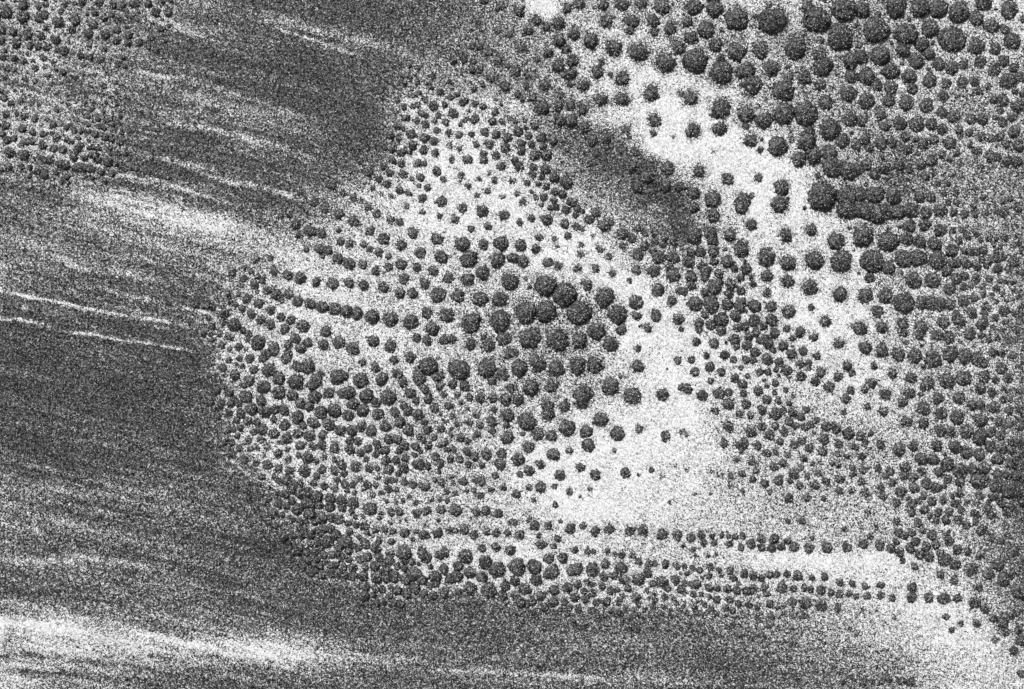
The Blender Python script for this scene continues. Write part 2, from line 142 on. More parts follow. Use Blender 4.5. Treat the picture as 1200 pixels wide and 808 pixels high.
1050.1 589.4 5.7;1091.9 587.8 5.7;1147.9 580.3 5.7;1099.4 600.3 5.7;1111.9 600.0 5.7;1141.2 601.1 5.7;300.2 542.5 5.7;371.2 558.4 5.7;403.8 567.6 5.7;321.9 558.4 5.7;326.9 563.4 5.7;373.7 591.8 5.7;
365.4 591.8 5.7;444.3 653.6 5.7;456.8 648.6 5.7;500.3 654.4 5.7;414.2 675.3 5.7;430.1 568.4 5.7;517.0 598.1 5.7;557.9 599.3 5.7;583.8 602.6 5.7;707.8 676.0 5.7;716.1 692.2 5.7;673.5 700.3 5.7;
686.0 701.9 5.7;710.6 705.3 5.7;725.3 704.4 5.7;633.4 698.6 5.7;648.1 705.3 5.7;609.2 626.7 5.7;782.1 689.4 5.7;791.3 679.9 5.7;880.2 637.6 5.7;906.9 631.7 5.7;931.2 640.9 5.7;852.1 690.2 5.7;
962.1 691.6 5.7;1054.3 647.1 5.7;1052.6 624.2 5.7;1059.3 627.6 5.7;1072.7 634.3 5.7;1085.2 640.9 5.7;1162.9 724.5 5.7;1117.8 680.2 5.7;1143.7 730.3 5.7;1177.9 740.7 5.7;510.2 683.5 5.7;451.7 678.5 5.7;
428.4 687.7 5.7;507.7 697.7 5.7;592.1 686.9 5.7;588.8 697.7 5.7;27.6 6.7 5.3;158.7 4.2 5.3;32.6 40.9 5.3;18.7 51.0 5.3;65.2 47.1 5.3;50.1 170.2 5.3;126.1 189.9 5.3;567.6 155.3 5.3;
581.3 157.8 5.3;510.3 179.5 5.3;537.8 175.3 5.3;557.9 169.5 5.3;572.9 61.7 5.3;584.6 70.9 5.3;581.3 182.8 5.3;587.7 6.7 5.3;604.4 85.2 5.3;1188.8 106.9 5.3;431.7 202.5 5.3;472.7 205.1 5.3;
492.7 208.4 5.3;453.5 216.7 5.3;468.5 261.0 5.3;433.4 292.8 5.3;634.3 161.8 5.3;603.3 188.5 5.3;639.3 198.5 5.3;612.5 237.0 5.3;873.5 147.6 5.3;1178.8 169.3 5.3;1168.8 184.3 5.3;1065.2 197.7 5.3;
713.6 301.5 5.3;676.5 314.9 5.3;730.0 288.1 5.3;854.3 344.4 5.3;868.5 340.3 5.3;1193.0 244.2 5.3;1167.1 338.6 5.3;399.6 283.6 5.3;289.3 350.9 5.3;260.1 405.3 5.3;281.0 420.3 5.3;461.8 422.0 5.3;
877.7 394.3 5.3;953.7 395.1 5.3;941.2 411.8 5.3;849.0 416.0 5.3;912.8 424.3 5.3;955.4 446.9 5.3;982.1 441.9 5.3;888.6 458.6 5.3;853.5 460.3 5.3;898.6 468.6 5.3;892.7 480.3 5.3;1194.7 430.2 5.3;
1045.9 438.5 5.3;1035.1 482.8 5.3;1166.2 445.2 5.3;1183.8 468.6 5.3;253.4 457.6 5.3;278.5 472.6 5.3;270.1 473.5 5.3;290.2 493.5 5.3;301.0 495.2 5.3;291.8 516.1 5.3;536.2 463.4 5.3;472.7 475.1 5.3;
500.3 503.5 5.3;556.2 535.3 5.3;887.7 522.6 5.3;928.7 483.3 5.3;940.0 516.8 5.3;906.9 546.8 5.3;917.0 542.7 5.3;955.4 569.4 5.3;924.5 583.6 5.3;1031.7 520.9 5.3;1070.2 523.4 5.3;1059.3 557.7 5.3;
1110.3 561.9 5.3;1031.7 571.1 5.3;1105.3 586.1 5.3;1124.5 578.6 5.3;1126.1 597.8 5.3;367.0 565.9 5.3;352.0 565.9 5.3;306.9 559.2 5.3;342.0 587.6 5.3;408.8 646.1 5.3;388.8 650.3 5.3;397.1 650.3 5.3;
413.8 665.3 5.3;581.3 624.4 5.3;581.3 641.1 5.3;404.2 674.5 5.3;455.1 573.4 5.3;719.0 674.4 5.3;699.4 706.1 5.3;603.3 696.9 5.3;623.4 704.4 5.3;603.3 611.7 5.3;642.6 616.4 5.3;683.5 616.4 5.3;
767.1 703.6 5.3;821.7 626.7 5.3;891.9 631.7 5.3;891.9 640.9 5.3;840.1 689.4 5.3;896.1 687.7 5.3;839.3 702.8 5.3;813.7 711.1 5.3;877.7 708.6 5.3;865.2 707.8 5.3;901.9 708.6 5.3;903.6 722.8 5.3;
1043.8 643.1 5.3;1096.9 638.1 5.3;1160.4 631.7 5.3;1031.7 697.7 5.3;1188.0 762.4 5.3;1056.0 797.5 5.3;555.3 626.7 5.3;440.1 690.2 5.3;84.4 34.3 5.0;96.1 1.7 5.0;116.1 3.0 5.0;197.2 15.0 5.0;
74.4 60.2 5.0;6.3 148.1 5.0;62.7 146.4 5.0;73.5 175.5 5.0;10.0 196.1 5.0;51.8 205.6 5.0;498.9 146.1 5.0;522.3 143.9 5.0;577.1 142.7 5.0;526.1 156.9 5.0;552.4 157.8 5.0;527.3 171.1 5.0;
642.0 62.7 5.0;638.7 101.1 5.0;798.8 110.3 5.0;900.3 6.7 5.0;444.3 210.1 5.0;501.1 220.9 5.0;490.2 191.7 5.0;520.0 210.9 5.0;548.7 218.4 5.0;571.3 223.8 5.0;478.5 227.1 5.0;422.6 236.0 5.0;
571.8 265.5 5.0;426.7 286.9 5.0;598.8 302.0 5.0;647.6 165.1 5.0;662.7 246.1 5.0;670.2 237.8 5.0;733.7 151.7 5.0;710.3 173.5 5.0;720.3 186.8 5.0;793.8 240.3 5.0;888.6 208.6 5.0;880.2 230.3 5.0;
1103.6 181.8 5.0;1120.3 237.8 5.0;609.2 260.4 5.0;622.6 255.9 5.0;675.2 265.9 5.0;665.5 277.1 5.0;788.8 282.6 5.0;821.7 311.8 5.0;825.9 368.7 5.0;1142.0 251.7 5.0;1177.1 278.4 5.0;1158.7 326.9 5.0;
1137.8 334.4 5.0;1172.1 329.4 5.0;1180.5 315.2 5.0;271.8 319.2 5.0;375.4 438.7 5.0;488.6 396.1 5.0;425.1 424.5 5.0;798.0 453.6 5.0;863.5 384.2 5.0;895.2 381.7 5.0;815.9 400.9 5.0;862.7 405.9 5.0;
930.3 415.1 5.0;957.1 417.6 5.0;873.5 421.8 5.0;937.8 426.8 5.0;947.0 426.0 5.0;845.1 436.0 5.0;861.0 443.5 5.0;837.6 482.0 5.0;991.3 466.9 5.0;1001.7 383.4 5.0;1148.7 392.6 5.0;1170.4 492.0 5.0;
286.0 450.9 5.0;347.0 493.5 5.0;355.3 499.4 5.0;296.9 506.9 5.0;486.9 469.3 5.0;557.9 486.8 5.0;539.5 513.6 5.0;486.9 523.6 5.0;440.9 531.9 5.0;510.3 535.3 5.0;515.3 543.6 5.0;651.0 591.9 5.0;
798.8 505.9 5.0;869.3 555.2 5.0;865.2 521.8 5.0;892.7 500.1 5.0;919.0 506.7 5.0;938.7 488.4 5.0;942.9 500.9 5.0;983.0 520.9 5.0;896.1 566.9 5.0;1045.1 566.0 5.0;1009.2 564.4 5.0;1011.7 551.0 5.0;
1042.6 552.7 5.0;1076.9 586.9 5.0;1082.7 581.1 5.0;1089.4 604.5 5.0;1050.1 611.2 5.0;1075.2 612.8 5.0;1198.8 560.2 5.0;1170.4 586.9 5.0;1180.5 600.3 5.0;413.8 567.6 5.0;380.4 569.2 5.0;313.6 585.1 5.0;
412.1 599.3 5.0;363.7 636.1 5.0;387.1 662.8 5.0;353.7 626.9 5.0;352.0 611.8 5.0;377.1 673.7 5.0;421.7 656.1 5.0;473.5 657.8 5.0;594.7 624.4 5.0;564.6 642.7 5.0;483.5 568.4 5.0;542.9 564.2 5.0;
589.6 570.9 5.0;598.8 663.6 5.0;676.9 684.9 5.0;705.6 687.2 5.0;694.4 694.9 5.0;736.2 689.9 5.0;760.4 660.5 5.0;764.6 684.4 5.0;765.4 711.1 5.0;903.9 642.6 5.0;915.3 640.9 5.0;831.7 664.8 5.0;
855.1 668.5 5.0;871.8 672.7 5.0;882.7 675.5 5.0;901.9 673.5 5.0;966.2 676.0 5.0;898.2 696.1 5.0;973.8 694.4 5.0;983.5 696.1 5.0;854.8 702.8 5.0;981.3 712.8 5.0;832.6 713.6 5.0;1101.9 648.5 5.0;
1147.0 653.1 5.0;1068.5 625.1 5.0;1102.3 673.5 5.0;1015.9 698.9 5.0;1031.4 686.0 5.0;1045.4 701.1 5.0;1108.6 722.8 5.0;1142.9 611.7 5.0;1185.5 722.0 5.0;1193.0 739.0 5.0;481.8 658.5 5.0;537.8 693.5 5.0;
983.0 786.6 5.0;987.1 798.3 5.0;45.1 7.0 4.7;53.5 5.3 4.7;173.8 5.0 4.7;111.1 14.7 4.7;15.9 37.6 4.7;48.1 42.1 4.7;150.4 41.4 4.7;5.8 115.3 4.7;7.5 134.3 4.7;27.6 136.8 4.7;
41.4 139.8 4.7;25.9 151.5 4.7;38.1 154.8 4.7;65.5 162.7 4.7;62.7 174.4 4.7;86.0 183.5 4.7;511.9 153.6 4.7;470.2 178.7 4.7;542.9 69.2 4.7;531.2 70.9 4.7;553.7 81.7 4.7;562.1 82.6 4.7;
593.8 77.6 4.7;640.4 31.7 4.7;611.1 56.8 4.7;662.9 57.6 4.7;606.9 111.1 4.7;1198.8 23.4 4.7;1198.0 110.3 4.7;456.8 203.4 4.7;579.1 212.1 4.7;476.5 241.8 4.7;551.7 268.2 4.7;455.1 301.1 4.7;
625.1 196.0 4.7;624.2 204.4 4.7;636.8 231.1 4.7;658.5 227.8 4.7;1125.3 160.1 4.7;1136.2 170.1 4.7;1124.5 191.8 4.7;1084.4 207.7 4.7;1141.2 242.0 4.7;631.7 278.8 4.7;681.0 287.6 4.7;715.3 261.7 4.7;
898.6 343.6 4.7;825.9 325.2 4.7;1154.6 250.0 4.7;1158.7 278.4 4.7;1122.8 282.6 4.7;1162.1 346.1 4.7;1179.6 351.9 4.7;1195.5 360.3 4.7;402.1 226.8 4.7;307.7 329.2 4.7;286.0 326.7 4.7;330.3 351.8 4.7;
283.5 361.8 4.7;290.2 398.6 4.7;257.6 391.9 4.7;270.1 410.3 4.7;268.5 422.0 4.7;246.7 426.1 4.7;793.8 422.7 4.7;603.3 455.2 4.7;819.2 386.7 4.7;890.2 399.3 4.7;881.9 422.7 4.7;890.2 436.0 4.7;
998.0 436.9 4.7;871.0 461.1 4.7;997.2 457.7 4.7;1162.9 384.2 4.7;1158.7 398.1 4.7;1168.8 397.1 4.7;1195.5 370.0 4.7;1013.4 456.9 4.7;1197.2 446.9 4.7;255.9 444.2 4.7;284.3 430.0 4.7;273.5 467.6 4.7;
301.9 525.3 4.7;337.0 526.9 4.7;293.5 526.9 4.7;392.1 538.6 4.7;246.7 471.8 4.7;258.4 473.5 4.7;520.3 462.6 4.7;536.2 496.8 4.7;549.5 494.8 4.7;562.9 498.5 4.7;501.9 521.9 4.7;467.7 527.8 4.7;
463.8 539.5 4.7;547.0 529.4 4.7;441.8 548.6 4.7;666.8 528.5 4.7;763.7 551.0 4.7;620.1 571.1 4.7;667.7 576.9 4.7;803.3 509.2 4.7;856.0 558.5 4.7;908.6 499.2 4.7;914.0 517.6 4.7;922.8 533.5 4.7;
942.0 537.6 4.7;881.9 561.9 4.7;881.0 541.8 4.7;937.0 569.4 4.7;967.9 564.4 4.7;945.4 582.8 4.7;983.8 575.2 4.7;1080.2 552.7 4.7;1028.4 548.5 4.7;1143.7 589.4 4.7;1068.5 601.1 4.7;1016.7 600.3 4.7;
1162.1 603.6 4.7;395.4 562.6 4.7;392.9 572.6 4.7;300.2 595.1 4.7;408.0 613.5 4.7;418.0 615.2 4.7;368.7 611.8 4.7;379.6 650.3 4.7;362.0 657.0 4.7;368.7 646.9 4.7;370.4 621.9 4.7;440.1 621.0 4.7;
460.2 622.7 4.7;444.3 633.6 4.7;570.4 623.5 4.7;427.6 664.5 4.7;473.5 666.1 4.7;440.1 568.4 4.7;421.7 561.7 4.7;487.7 589.3 4.7;517.0 565.1 4.7;562.1 580.9 4.7;684.4 692.7 4.7;637.6 711.9 4.7;
653.5 631.7 4.7;728.7 651.0 4.7;747.9 657.6 4.7;779.6 661.0 4.7;778.8 699.4 4.7;748.7 708.6 4.7;693.6 715.3 4.7;677.7 713.6 4.7;825.1 635.9 4.7;837.1 635.9 4.7;854.3 637.6 4.7;830.1 675.2 4.7;
859.3 677.7 4.7;942.0 688.6 4.7;949.5 691.1 4.7;812.5 696.9 4.7;825.4 707.8 4.7;887.7 712.8 4.7;838.4 719.5 4.7;858.5 715.3 4.7;802.0 683.5 4.7;801.7 693.6 4.7;1019.2 628.4 4.7;1109.4 625.9 4.7;
1157.1 624.2 4.7;1172.9 634.3 4.7;1013.4 687.7 4.7;1011.7 800.0 4.7;1040.9 795.8 4.7;1067.2 800.0 4.7;450.9 620.0 4.7;503.5 686.9 4.7;421.7 686.9 4.7;448.4 691.0 4.7;496.9 696.0 4.7;136.2 48.1 4.3;
162.9 50.1 4.3;13.0 121.1 4.3;37.1 121.1 4.3;66.8 128.7 4.3;50.1 157.1 4.3;141.2 166.0 4.3;119.0 201.9 4.3;497.7 117.3 4.3;473.2 125.2 4.3;513.6 135.5 4.3;488.6 141.1 4.3;580.5 131.9 4.3;
457.6 158.6 4.3;582.1 90.1 4.3;618.6 89.4 4.3;611.9 115.3 4.3;624.5 115.3 4.3;576.0 93.6 4.3;1120.3 113.6 4.3;449.3 195.0 4.3;470.2 192.0 4.3;561.7 210.1 4.3;559.1 229.8 4.3;588.5 230.9 4.3;
458.1 230.4 4.3;495.2 249.3 4.3;515.3 253.5 4.3;626.7 147.6 4.3;619.2 159.3 4.3;622.6 169.3 4.3;635.9 171.8 4.3;617.5 214.4 4.3;605.8 227.8 4.3;640.1 218.6 4.3;650.1 224.4 4.3;676.9 245.3 4.3;
765.4 157.6 4.3;698.6 181.8 4.3;891.1 175.1 4.3;803.3 237.0 4.3;1167.1 138.4 4.3;1073.5 163.4 4.3;1120.3 180.2 4.3;1148.7 196.0 4.3;1111.9 187.7 4.3;1119.5 226.1 4.3;1105.3 226.9 4.3;1152.0 231.1 4.3;
1111.1 237.8 4.3;737.8 328.6 4.3;767.1 283.4 4.3;777.1 286.8 4.3;747.0 268.4 4.3;777.9 279.3 4.3;950.4 360.3 4.3;860.2 314.4 4.3;836.8 306.8 4.3;867.7 325.2 4.3;1116.1 270.9 4.3;1144.0 273.4 4.3;
1148.7 281.8 4.3;1133.7 277.6 4.3;1156.2 311.0 4.3;1151.2 336.1 4.3;1186.3 331.1 4.3;1151.7 346.1 4.3;1186.3 351.1 4.3;1167.1 295.1 4.3;1193.8 285.1 4.3;1197.2 320.2 4.3;300.2 304.5 4.3;276.0 356.8 4.3;
238.4 391.0 4.3;257.6 418.6 4.3;260.9 378.5 4.3;248.4 382.7 4.3;747.0 408.5 4.3;859.8 421.5 4.3;810.0 421.8 4.3;899.4 436.0 4.3;911.9 469.4 4.3;866.8 485.3 4.3;1173.8 386.7 4.3;1178.8 378.4 4.3;
1180.5 400.9 4.3;1190.5 388.4 4.3;1197.2 418.5 4.3;1024.2 429.3 4.3;1188.8 398.4 4.3;321.1 491.8 4.3;330.3 518.6 4.3;277.6 492.7 4.3;281.8 501.9 4.3;300.2 551.1 4.3;271.8 518.6 4.3;281.0 525.3 4.3;
271.8 531.9 4.3;268.5 483.5 4.3;540.4 471.8 4.3;530.3 488.5 4.3;496.9 494.3 4.3;517.0 502.7 4.3;577.1 505.2 4.3;558.7 509.4 4.3;593.8 498.5 4.3;429.2 538.6 4.3;474.4 536.9 4.3;527.8 537.8 4.3;
538.7 538.6 4.3;501.1 546.1 4.3;580.5 557.8 4.3;609.2 556.0 4.3;649.3 570.2 4.3;620.1 608.7 4.3;868.5 527.6 4.3;879.4 486.7 4.3;932.0 499.2 4.3;917.8 480.8 4.3;909.4 530.1 4.3;998.8 523.4 4.3;
926.1 563.5 4.3;938.7 548.5 4.3;958.7 554.4 4.3;863.5 538.5 4.3;1037.6 557.7 4.3;1157.9 588.6 4.3;1010.0 535.1 4.3;1147.0 605.3 4.3;409.6 623.5 4.3;407.1 575.1 4.3;414.7 640.3 4.3;408.8 656.1 4.3;
393.8 662.0 4.3;370.4 668.7 4.3;375.4 663.6 4.3;358.7 647.8 4.3;352.0 641.9 4.3;345.3 646.9 4.3;291.8 583.4 4.3;315.2 570.9 4.3;330.3 566.7 4.3;343.6 628.6 4.3;350.3 618.5 4.3;420.1 642.7 4.3;
403.3 664.5 4.3;436.8 580.1 4.3;474.4 565.1 4.3;400.8 651.9 4.3;640.1 675.2 4.3;687.7 682.7 4.3;729.5 698.6 4.3;661.0 705.3 4.3;648.5 639.8 4.3;674.4 644.8 4.3;767.1 660.5 4.3;793.0 707.8 4.3;
777.1 711.6 4.3;724.5 717.0 4.3;666.8 711.9 4.3;834.3 629.2 4.3;868.2 641.8 4.3;922.8 634.3 4.3;939.5 610.9 4.3;820.1 668.5 4.3;842.6 668.8 4.3;891.9 677.7 4.3;909.9 673.5 4.3;922.3 672.7 4.3;
929.5 690.2 4.3;984.6 683.5 4.3;998.8 684.4 4.3;821.7 696.6 4.3;942.0 721.6 4.3;850.1 712.8 4.3;860.2 732.0 4.3;1026.4 617.5 4.3;1050.1 635.4 4.3;1081.9 621.7 4.3;1096.9 610.9 4.3;1182.1 640.1 4.3;
1198.8 654.3 4.3;1126.1 730.6 4.3;1165.4 749.9 4.3;470.1 708.6 4.3;950.4 788.3 4.3;977.1 782.4 4.3;76.0 5.0 4.2;132.8 5.8 4.2;188.8 2.5 4.2;2.0 48.1 4.2;54.3 56.0 4.2;122.8 21.7 4.2;
105.3 67.2 4.2;117.8 70.2 4.2;93.6 65.2 4.2;229.2 356.8 4.2;35.1 53.8 4.0;44.8 54.8 4.0;137.0 35.9 4.0;149.5 51.0 4.0;74.4 85.2 4.0;24.2 119.5 4.0;2.5 157.6 4.0;111.1 157.6 4.0;
123.3 161.0 4.0;25.4 194.9 4.0;515.3 107.6 4.0;527.8 114.3 4.0;566.2 125.2 4.0;459.3 175.3 4.0;562.1 55.0 4.0;552.9 54.7 4.0;554.6 71.7 4.0;572.1 91.8 4.0;530.3 184.5 4.0;584.4 35.9 4.0;
596.9 41.8 4.0;566.8 1.7 4.0;657.1 112.8 4.0;668.5 98.6 4.0;460.2 188.3 4.0;496.9 191.7 4.0;436.8 221.8 4.0;603.3 141.7 4.0;635.1 206.9 4.0;602.5 212.7 4.0;651.0 242.8 4.0;801.7 218.6 4.0;
1098.6 215.2 4.0;1109.4 215.2 4.0;1133.7 226.1 4.0;1167.1 247.0 4.0;652.1 289.6 4.0;755.4 273.4 4.0;1127.0 270.1 4.0;1172.1 290.1 4.0;1151.2 304.3 4.0;1174.6 344.4 4.0;1187.1 340.3 4.0;1167.1 353.6 4.0;
1195.5 295.1 4.0;1195.5 333.6 4.0;1194.7 346.9 4.0;351.2 226.8 4.0;338.6 252.7 4.0;329.4 253.5 4.0;301.9 324.2 4.0;247.6 391.9 4.0;277.6 427.0 4.0;567.1 395.2 4.0;922.0 385.1 4.0;928.7 396.8 4.0;
906.1 410.1 4.0;827.6 416.8 4.0;832.6 446.9 4.0;908.6 449.4 4.0;1016.7 477.0 4.0;1081.9 430.2 4.0;1198.0 436.9 4.0;262.6 454.2 4.0;326.9 518.6 4.0;278.5 511.0 4.0;262.6 518.6 4.0;310.2 533.6 4.0;
333.6 557.8 4.0;547.9 479.3 4.0;578.8 480.1 4.0;491.1 511.9 4.0;508.6 512.7 4.0;548.7 544.5 4.0;791.3 546.0 4.0;776.3 558.5 4.0;625.1 586.1 4.0;834.3 552.7 4.0;845.1 556.9 4.0;885.2 551.8 4.0;
886.0 544.3 4.0;945.4 558.5 4.0;975.4 543.5 4.0;982.1 545.2 4.0;997.2 576.1 4.0;998.0 556.9 4.0;1013.4 517.6 4.0;1014.2 574.4 4.0;1064.3 585.3 4.0;1115.3 581.9 4.0;1123.6 589.4 4.0;1132.8 588.6 4.0;
415.5 577.6 4.0;399.6 655.3 4.0;368.7 662.0 4.0;376.2 643.6 4.0;342.0 608.5 4.0;358.7 611.8 4.0;310.2 573.4 4.0;360.4 663.6 4.0;430.1 624.4 4.0;465.2 663.6 4.0;446.8 577.6 4.0;465.2 574.2 4.0;
472.7 586.8 4.0;493.6 569.2 4.0;557.9 563.4 4.0;575.4 574.2 4.0;693.6 684.9 4.0;711.9 646.4 4.0;740.4 651.0 4.0;793.0 664.3 4.0;789.6 701.9 4.0;755.4 713.6 4.0;785.5 715.3 4.0;798.0 715.3 4.0;
732.8 712.3 4.0;664.3 719.5 4.0;853.5 628.7 4.0;861.0 628.4 4.0;870.2 628.4 4.0;865.2 683.5 4.0;951.2 677.7 4.0;994.7 696.1 4.0;816.7 705.3 4.0;910.3 712.8 4.0;917.8 710.3 4.0;929.5 721.1 4.0;
917.0 718.6 4.0;1071.5 663.8 4.0;1003.3 698.6 4.0;1115.3 738.2 4.0;1022.1 799.1 4.0;1031.7 799.6 4.0;492.7 644.3 4.0;457.6 688.5 4.0;456.8 698.6 4.0;458.4 635.1 4.0;441.7 706.9 4.0;562.9 706.9 4.0;
967.1 790.8 4.0;998.0 793.3 4.0;71.8 14.2 3.7;143.7 6.7 3.7;2.5 36.8 3.7;131.2 17.5 3.7;15.9 68.2 3.7;3.7 66.8 3.7;27.6 71.5 3.7;183.8 59.3 3.7;177.9 44.3 3.7;86.9 110.3 3.7;
77.7 149.8 3.7;86.9 153.8 3.7;43.8 201.1 3.7;99.4 185.5 3.7;131.2 203.9 3.7;488.6 95.9 3.7;521.1 123.2 3.7;547.9 139.4 3.7;557.1 121.8 3.7;588.5 142.7 3.7;598.8 139.4 3.7;466.8 161.9 3.7;
582.7 10.9 3.7;617.0 101.1 3.7;560.2 25.9 3.7;482.7 210.1 3.7;491.1 217.6 3.7;538.7 213.4 3.7;598.8 212.6 3.7;511.1 237.6 3.7;421.7 263.5 3.7;627.6 231.9 3.7;648.5 235.3 3.7;727.8 170.1 3.7;
1175.4 237.0 3.7;1157.1 241.1 3.7;1164.6 241.1 3.7;674.4 252.5 3.7;682.7 268.7 3.7;649.3 280.6 3.7;767.1 272.6 3.7;881.9 332.7 3.7;1164.6 286.8 3.7;1179.6 330.2 3.7;397.1 270.2 3.7;316.9 302.8 3.7;
348.7 276.1 3.7;270.1 353.5 3.7;267.6 345.1 3.7;249.2 407.8 3.7;250.1 398.6 3.7;798.0 385.9 3.7;1078.5 461.9 3.7;258.4 521.1 3.7;255.1 487.7 3.7;250.1 478.5 3.7;273.5 503.5 3.7;380.4 528.6 3.7;
496.1 516.9 3.7;564.6 545.3 3.7;466.8 555.3 3.7;719.5 528.5 3.7;748.7 556.9 3.7;691.1 573.6 3.7;804.2 551.0 3.7;855.1 570.2 3.7;981.3 532.6 3.7;998.8 548.5 3.7;1003.3 525.1 3.7;372.0 655.3 3.7;
380.4 658.6 3.7;330.3 603.5 3.7;300.2 583.4 3.7;291.8 570.1 3.7;301.9 573.4 3.7;321.9 616.9 3.7;420.9 629.4 3.7;486.9 622.7 3.7;443.4 560.0 3.7;453.5 587.6 3.7;463.5 587.6 3.7;480.2 581.8 3.7;
523.6 575.9 3.7;533.7 578.4 3.7;524.5 586.8 3.7;598.8 611.8 3.7;724.5 691.6 3.7;631.7 628.1 3.7;767.1 696.1 3.7;760.4 701.1 3.7;715.3 715.3 3.7;685.2 731.2 3.7;672.7 730.3 3.7;761.2 722.0 3.7;
845.9 627.6 3.7;989.6 620.4 3.7;811.7 643.8 3.7;810.9 665.2 3.7;805.0 672.2 3.7;801.7 663.5 3.7;881.9 687.7 3.7;886.0 691.1 3.7;881.0 695.2 3.7;831.4 699.4 3.7;891.1 708.6 3.7;887.7 723.6 3.7;
801.7 709.4 3.7;901.1 733.7 3.7;1057.6 656.8 3.7;437.5 697.7 3.7;460.1 707.7 3.7;423.3 706.9 3.7;66.8 58.8 3.3;140.4 21.7 3.3;173.8 55.1 3.3;46.4 122.8 3.3;107.8 128.3 3.3;67.7 109.4 3.3;
20.1 134.3 3.3;55.1 140.1 3.3;131.2 163.5 3.3;78.5 207.8 3.3;505.3 103.1 3.3;535.3 111.0 3.3;509.4 142.7 3.3;555.4 105.1 3.3;450.1 172.8 3.3;465.2 118.5 3.3;463.5 131.9 3.3;566.2 100.1 3.3;
630.3 70.2 3.3;705.3 73.5 3.3;715.3 87.7 3.3;409.2 210.1 3.3;526.1 197.0 3.3;572.4 204.2 3.3;447.6 226.8 3.3;421.7 190.0 3.3;622.6 225.3 3.3;630.1 216.1 3.3;644.3 243.6 3.3;682.7 247.8 3.3;
1142.0 221.9 3.3;1143.7 234.5 3.3;1183.8 233.6 3.3;694.4 276.8 3.3;1167.1 280.1 3.3;337.8 220.9 3.3;358.7 246.8 3.3;377.9 300.3 3.3;358.7 292.8 3.3;286.8 313.7 3.3;294.4 318.7 3.3;301.4 341.8 3.3;
279.3 345.1 3.3;288.5 410.3 3.3;237.5 409.4 3.3;400.8 435.3 3.3;947.9 431.8 3.3;909.4 433.5 3.3;876.0 441.0 3.3;924.5 472.8 3.3;920.3 456.9 3.3;945.4 480.3 3.3;1198.8 408.5 3.3;264.3 440.0 3.3;
268.5 505.2 3.3;286.0 520.2 3.3;538.7 481.8 3.3;517.0 485.2 3.3;547.9 516.9 3.3;486.0 533.6 3.3;532.0 526.9 3.3;524.5 526.9 3.3;656.8 611.2 3.3;952.0 543.5 3.3;965.4 584.4 3.3;901.9 576.9 3.3;
814.2 578.6 3.3;870.2 575.2 3.3;992.1 535.1 3.3;1001.7 555.2 3.3;1020.1 508.4 3.3;416.3 606.0 3.3;340.3 643.6 3.3;348.7 648.6 3.3;375.4 626.9 3.3;276.8 565.1 3.3;338.6 636.9 3.3;357.0 620.2 3.3;
355.3 657.0 3.3;446.8 601.8 3.3;444.3 607.7 3.3;450.1 662.0 3.3;555.4 575.1 3.3;506.1 585.9 3.3;513.6 610.2 3.3;476.0 609.3 3.3;457.6 612.7 3.3;425.1 574.2 3.3;401.7 610.2 3.3;721.1 650.1 3.3;
757.9 691.9 3.3;738.7 724.5 3.3;747.0 720.3 3.3;625.1 717.8 3.3;952.0 630.9 3.3;845.1 674.9 3.3;807.5 731.2 3.3;851.8 720.3 3.3;893.6 722.0 3.3;888.6 698.6 3.3;1010.9 714.5 3.3;1047.6 724.5 3.3;
1001.7 797.5 3.3;1003.3 744.0 3.3;483.5 631.7 3.3;433.4 708.6 3.3;553.7 710.3 3.3;537.0 710.3 3.3;853.5 796.6 3.3;932.8 788.3 3.3;151.2 19.2 3.0;98.6 86.9 3.0;88.6 91.6 3.0;137.8 76.9 3.0;
78.5 111.1 3.0;87.7 4.2 3.0;80.2 122.0 3.0;35.4 196.9 3.0;66.0 203.3 3.0;103.6 136.8 3.0;114.5 140.1 3.0;125.0 141.4 3.0;103.6 146.4 3.0;91.1 131.7 3.0;90.2 140.9 3.0;142.9 155.1 3.0;
480.2 90.9 3.0;498.6 97.6 3.0;506.9 90.1 3.0;482.7 104.3 3.0;480.2 178.7 3.0;474.4 98.5 3.0;527.0 95.9 3.0;427.6 215.9 3.0;615.0 141.7 3.0;615.9 150.1 3.0;634.3 240.3 3.0;788.8 160.9 3.0;
1093.6 205.2 3.0;1127.0 206.9 3.0;1117.0 205.2 3.0;663.2 293.1 3.0;880.2 324.4 3.0;1133.7 265.9 3.0;283.5 335.1 3.0;751.2 382.6 3.0;868.5 431.0 3.0;898.6 452.7 3.0;907.8 460.3 3.0;988.8 483.6 3.0;
265.9 515.2 3.0;393.8 517.7 3.0;492.7 528.6 3.0;528.7 503.5 3.0;528.7 510.2 3.0;680.2 582.8 3.0;612.5 508.4 3.0;684.4 612.8 3.0;784.6 588.6 3.0;832.6 578.6 3.0;923.6 611.2 3.0;960.4 541.8 3.0;
1106.9 570.2 3.0;278.5 570.1 3.0;340.3 623.5 3.0;315.2 613.5 3.0;306.9 621.9 3.0;313.6 643.6 3.0;504.4 664.5 3.0;509.4 562.5 3.0;515.3 585.9 3.0;469.3 610.2 3.0;528.7 559.2 3.0;531.2 565.9 3.0;
700.3 719.5 3.0;729.5 727.8 3.0;767.1 730.3 3.0;742.0 714.5 3.0;705.3 723.6 3.0;608.4 718.6 3.0;656.8 713.6 3.0;783.8 730.3 3.0;793.8 720.3 3.0;805.8 717.0 3.0;823.4 719.5 3.0;870.2 717.0 3.0;
450.1 706.9 3.0;521.9 708.6 3.0;884.4 798.3 3.0;867.7 801.7 3.0;945.4 786.6 3.0;825.9 741.5 3.0;813.4 749.9 3.0;866.0 744.8 3.0;100.3 113.6 2.7;71.8 213.6 2.7;34.3 206.9 2.7;3.3 213.6 2.7;
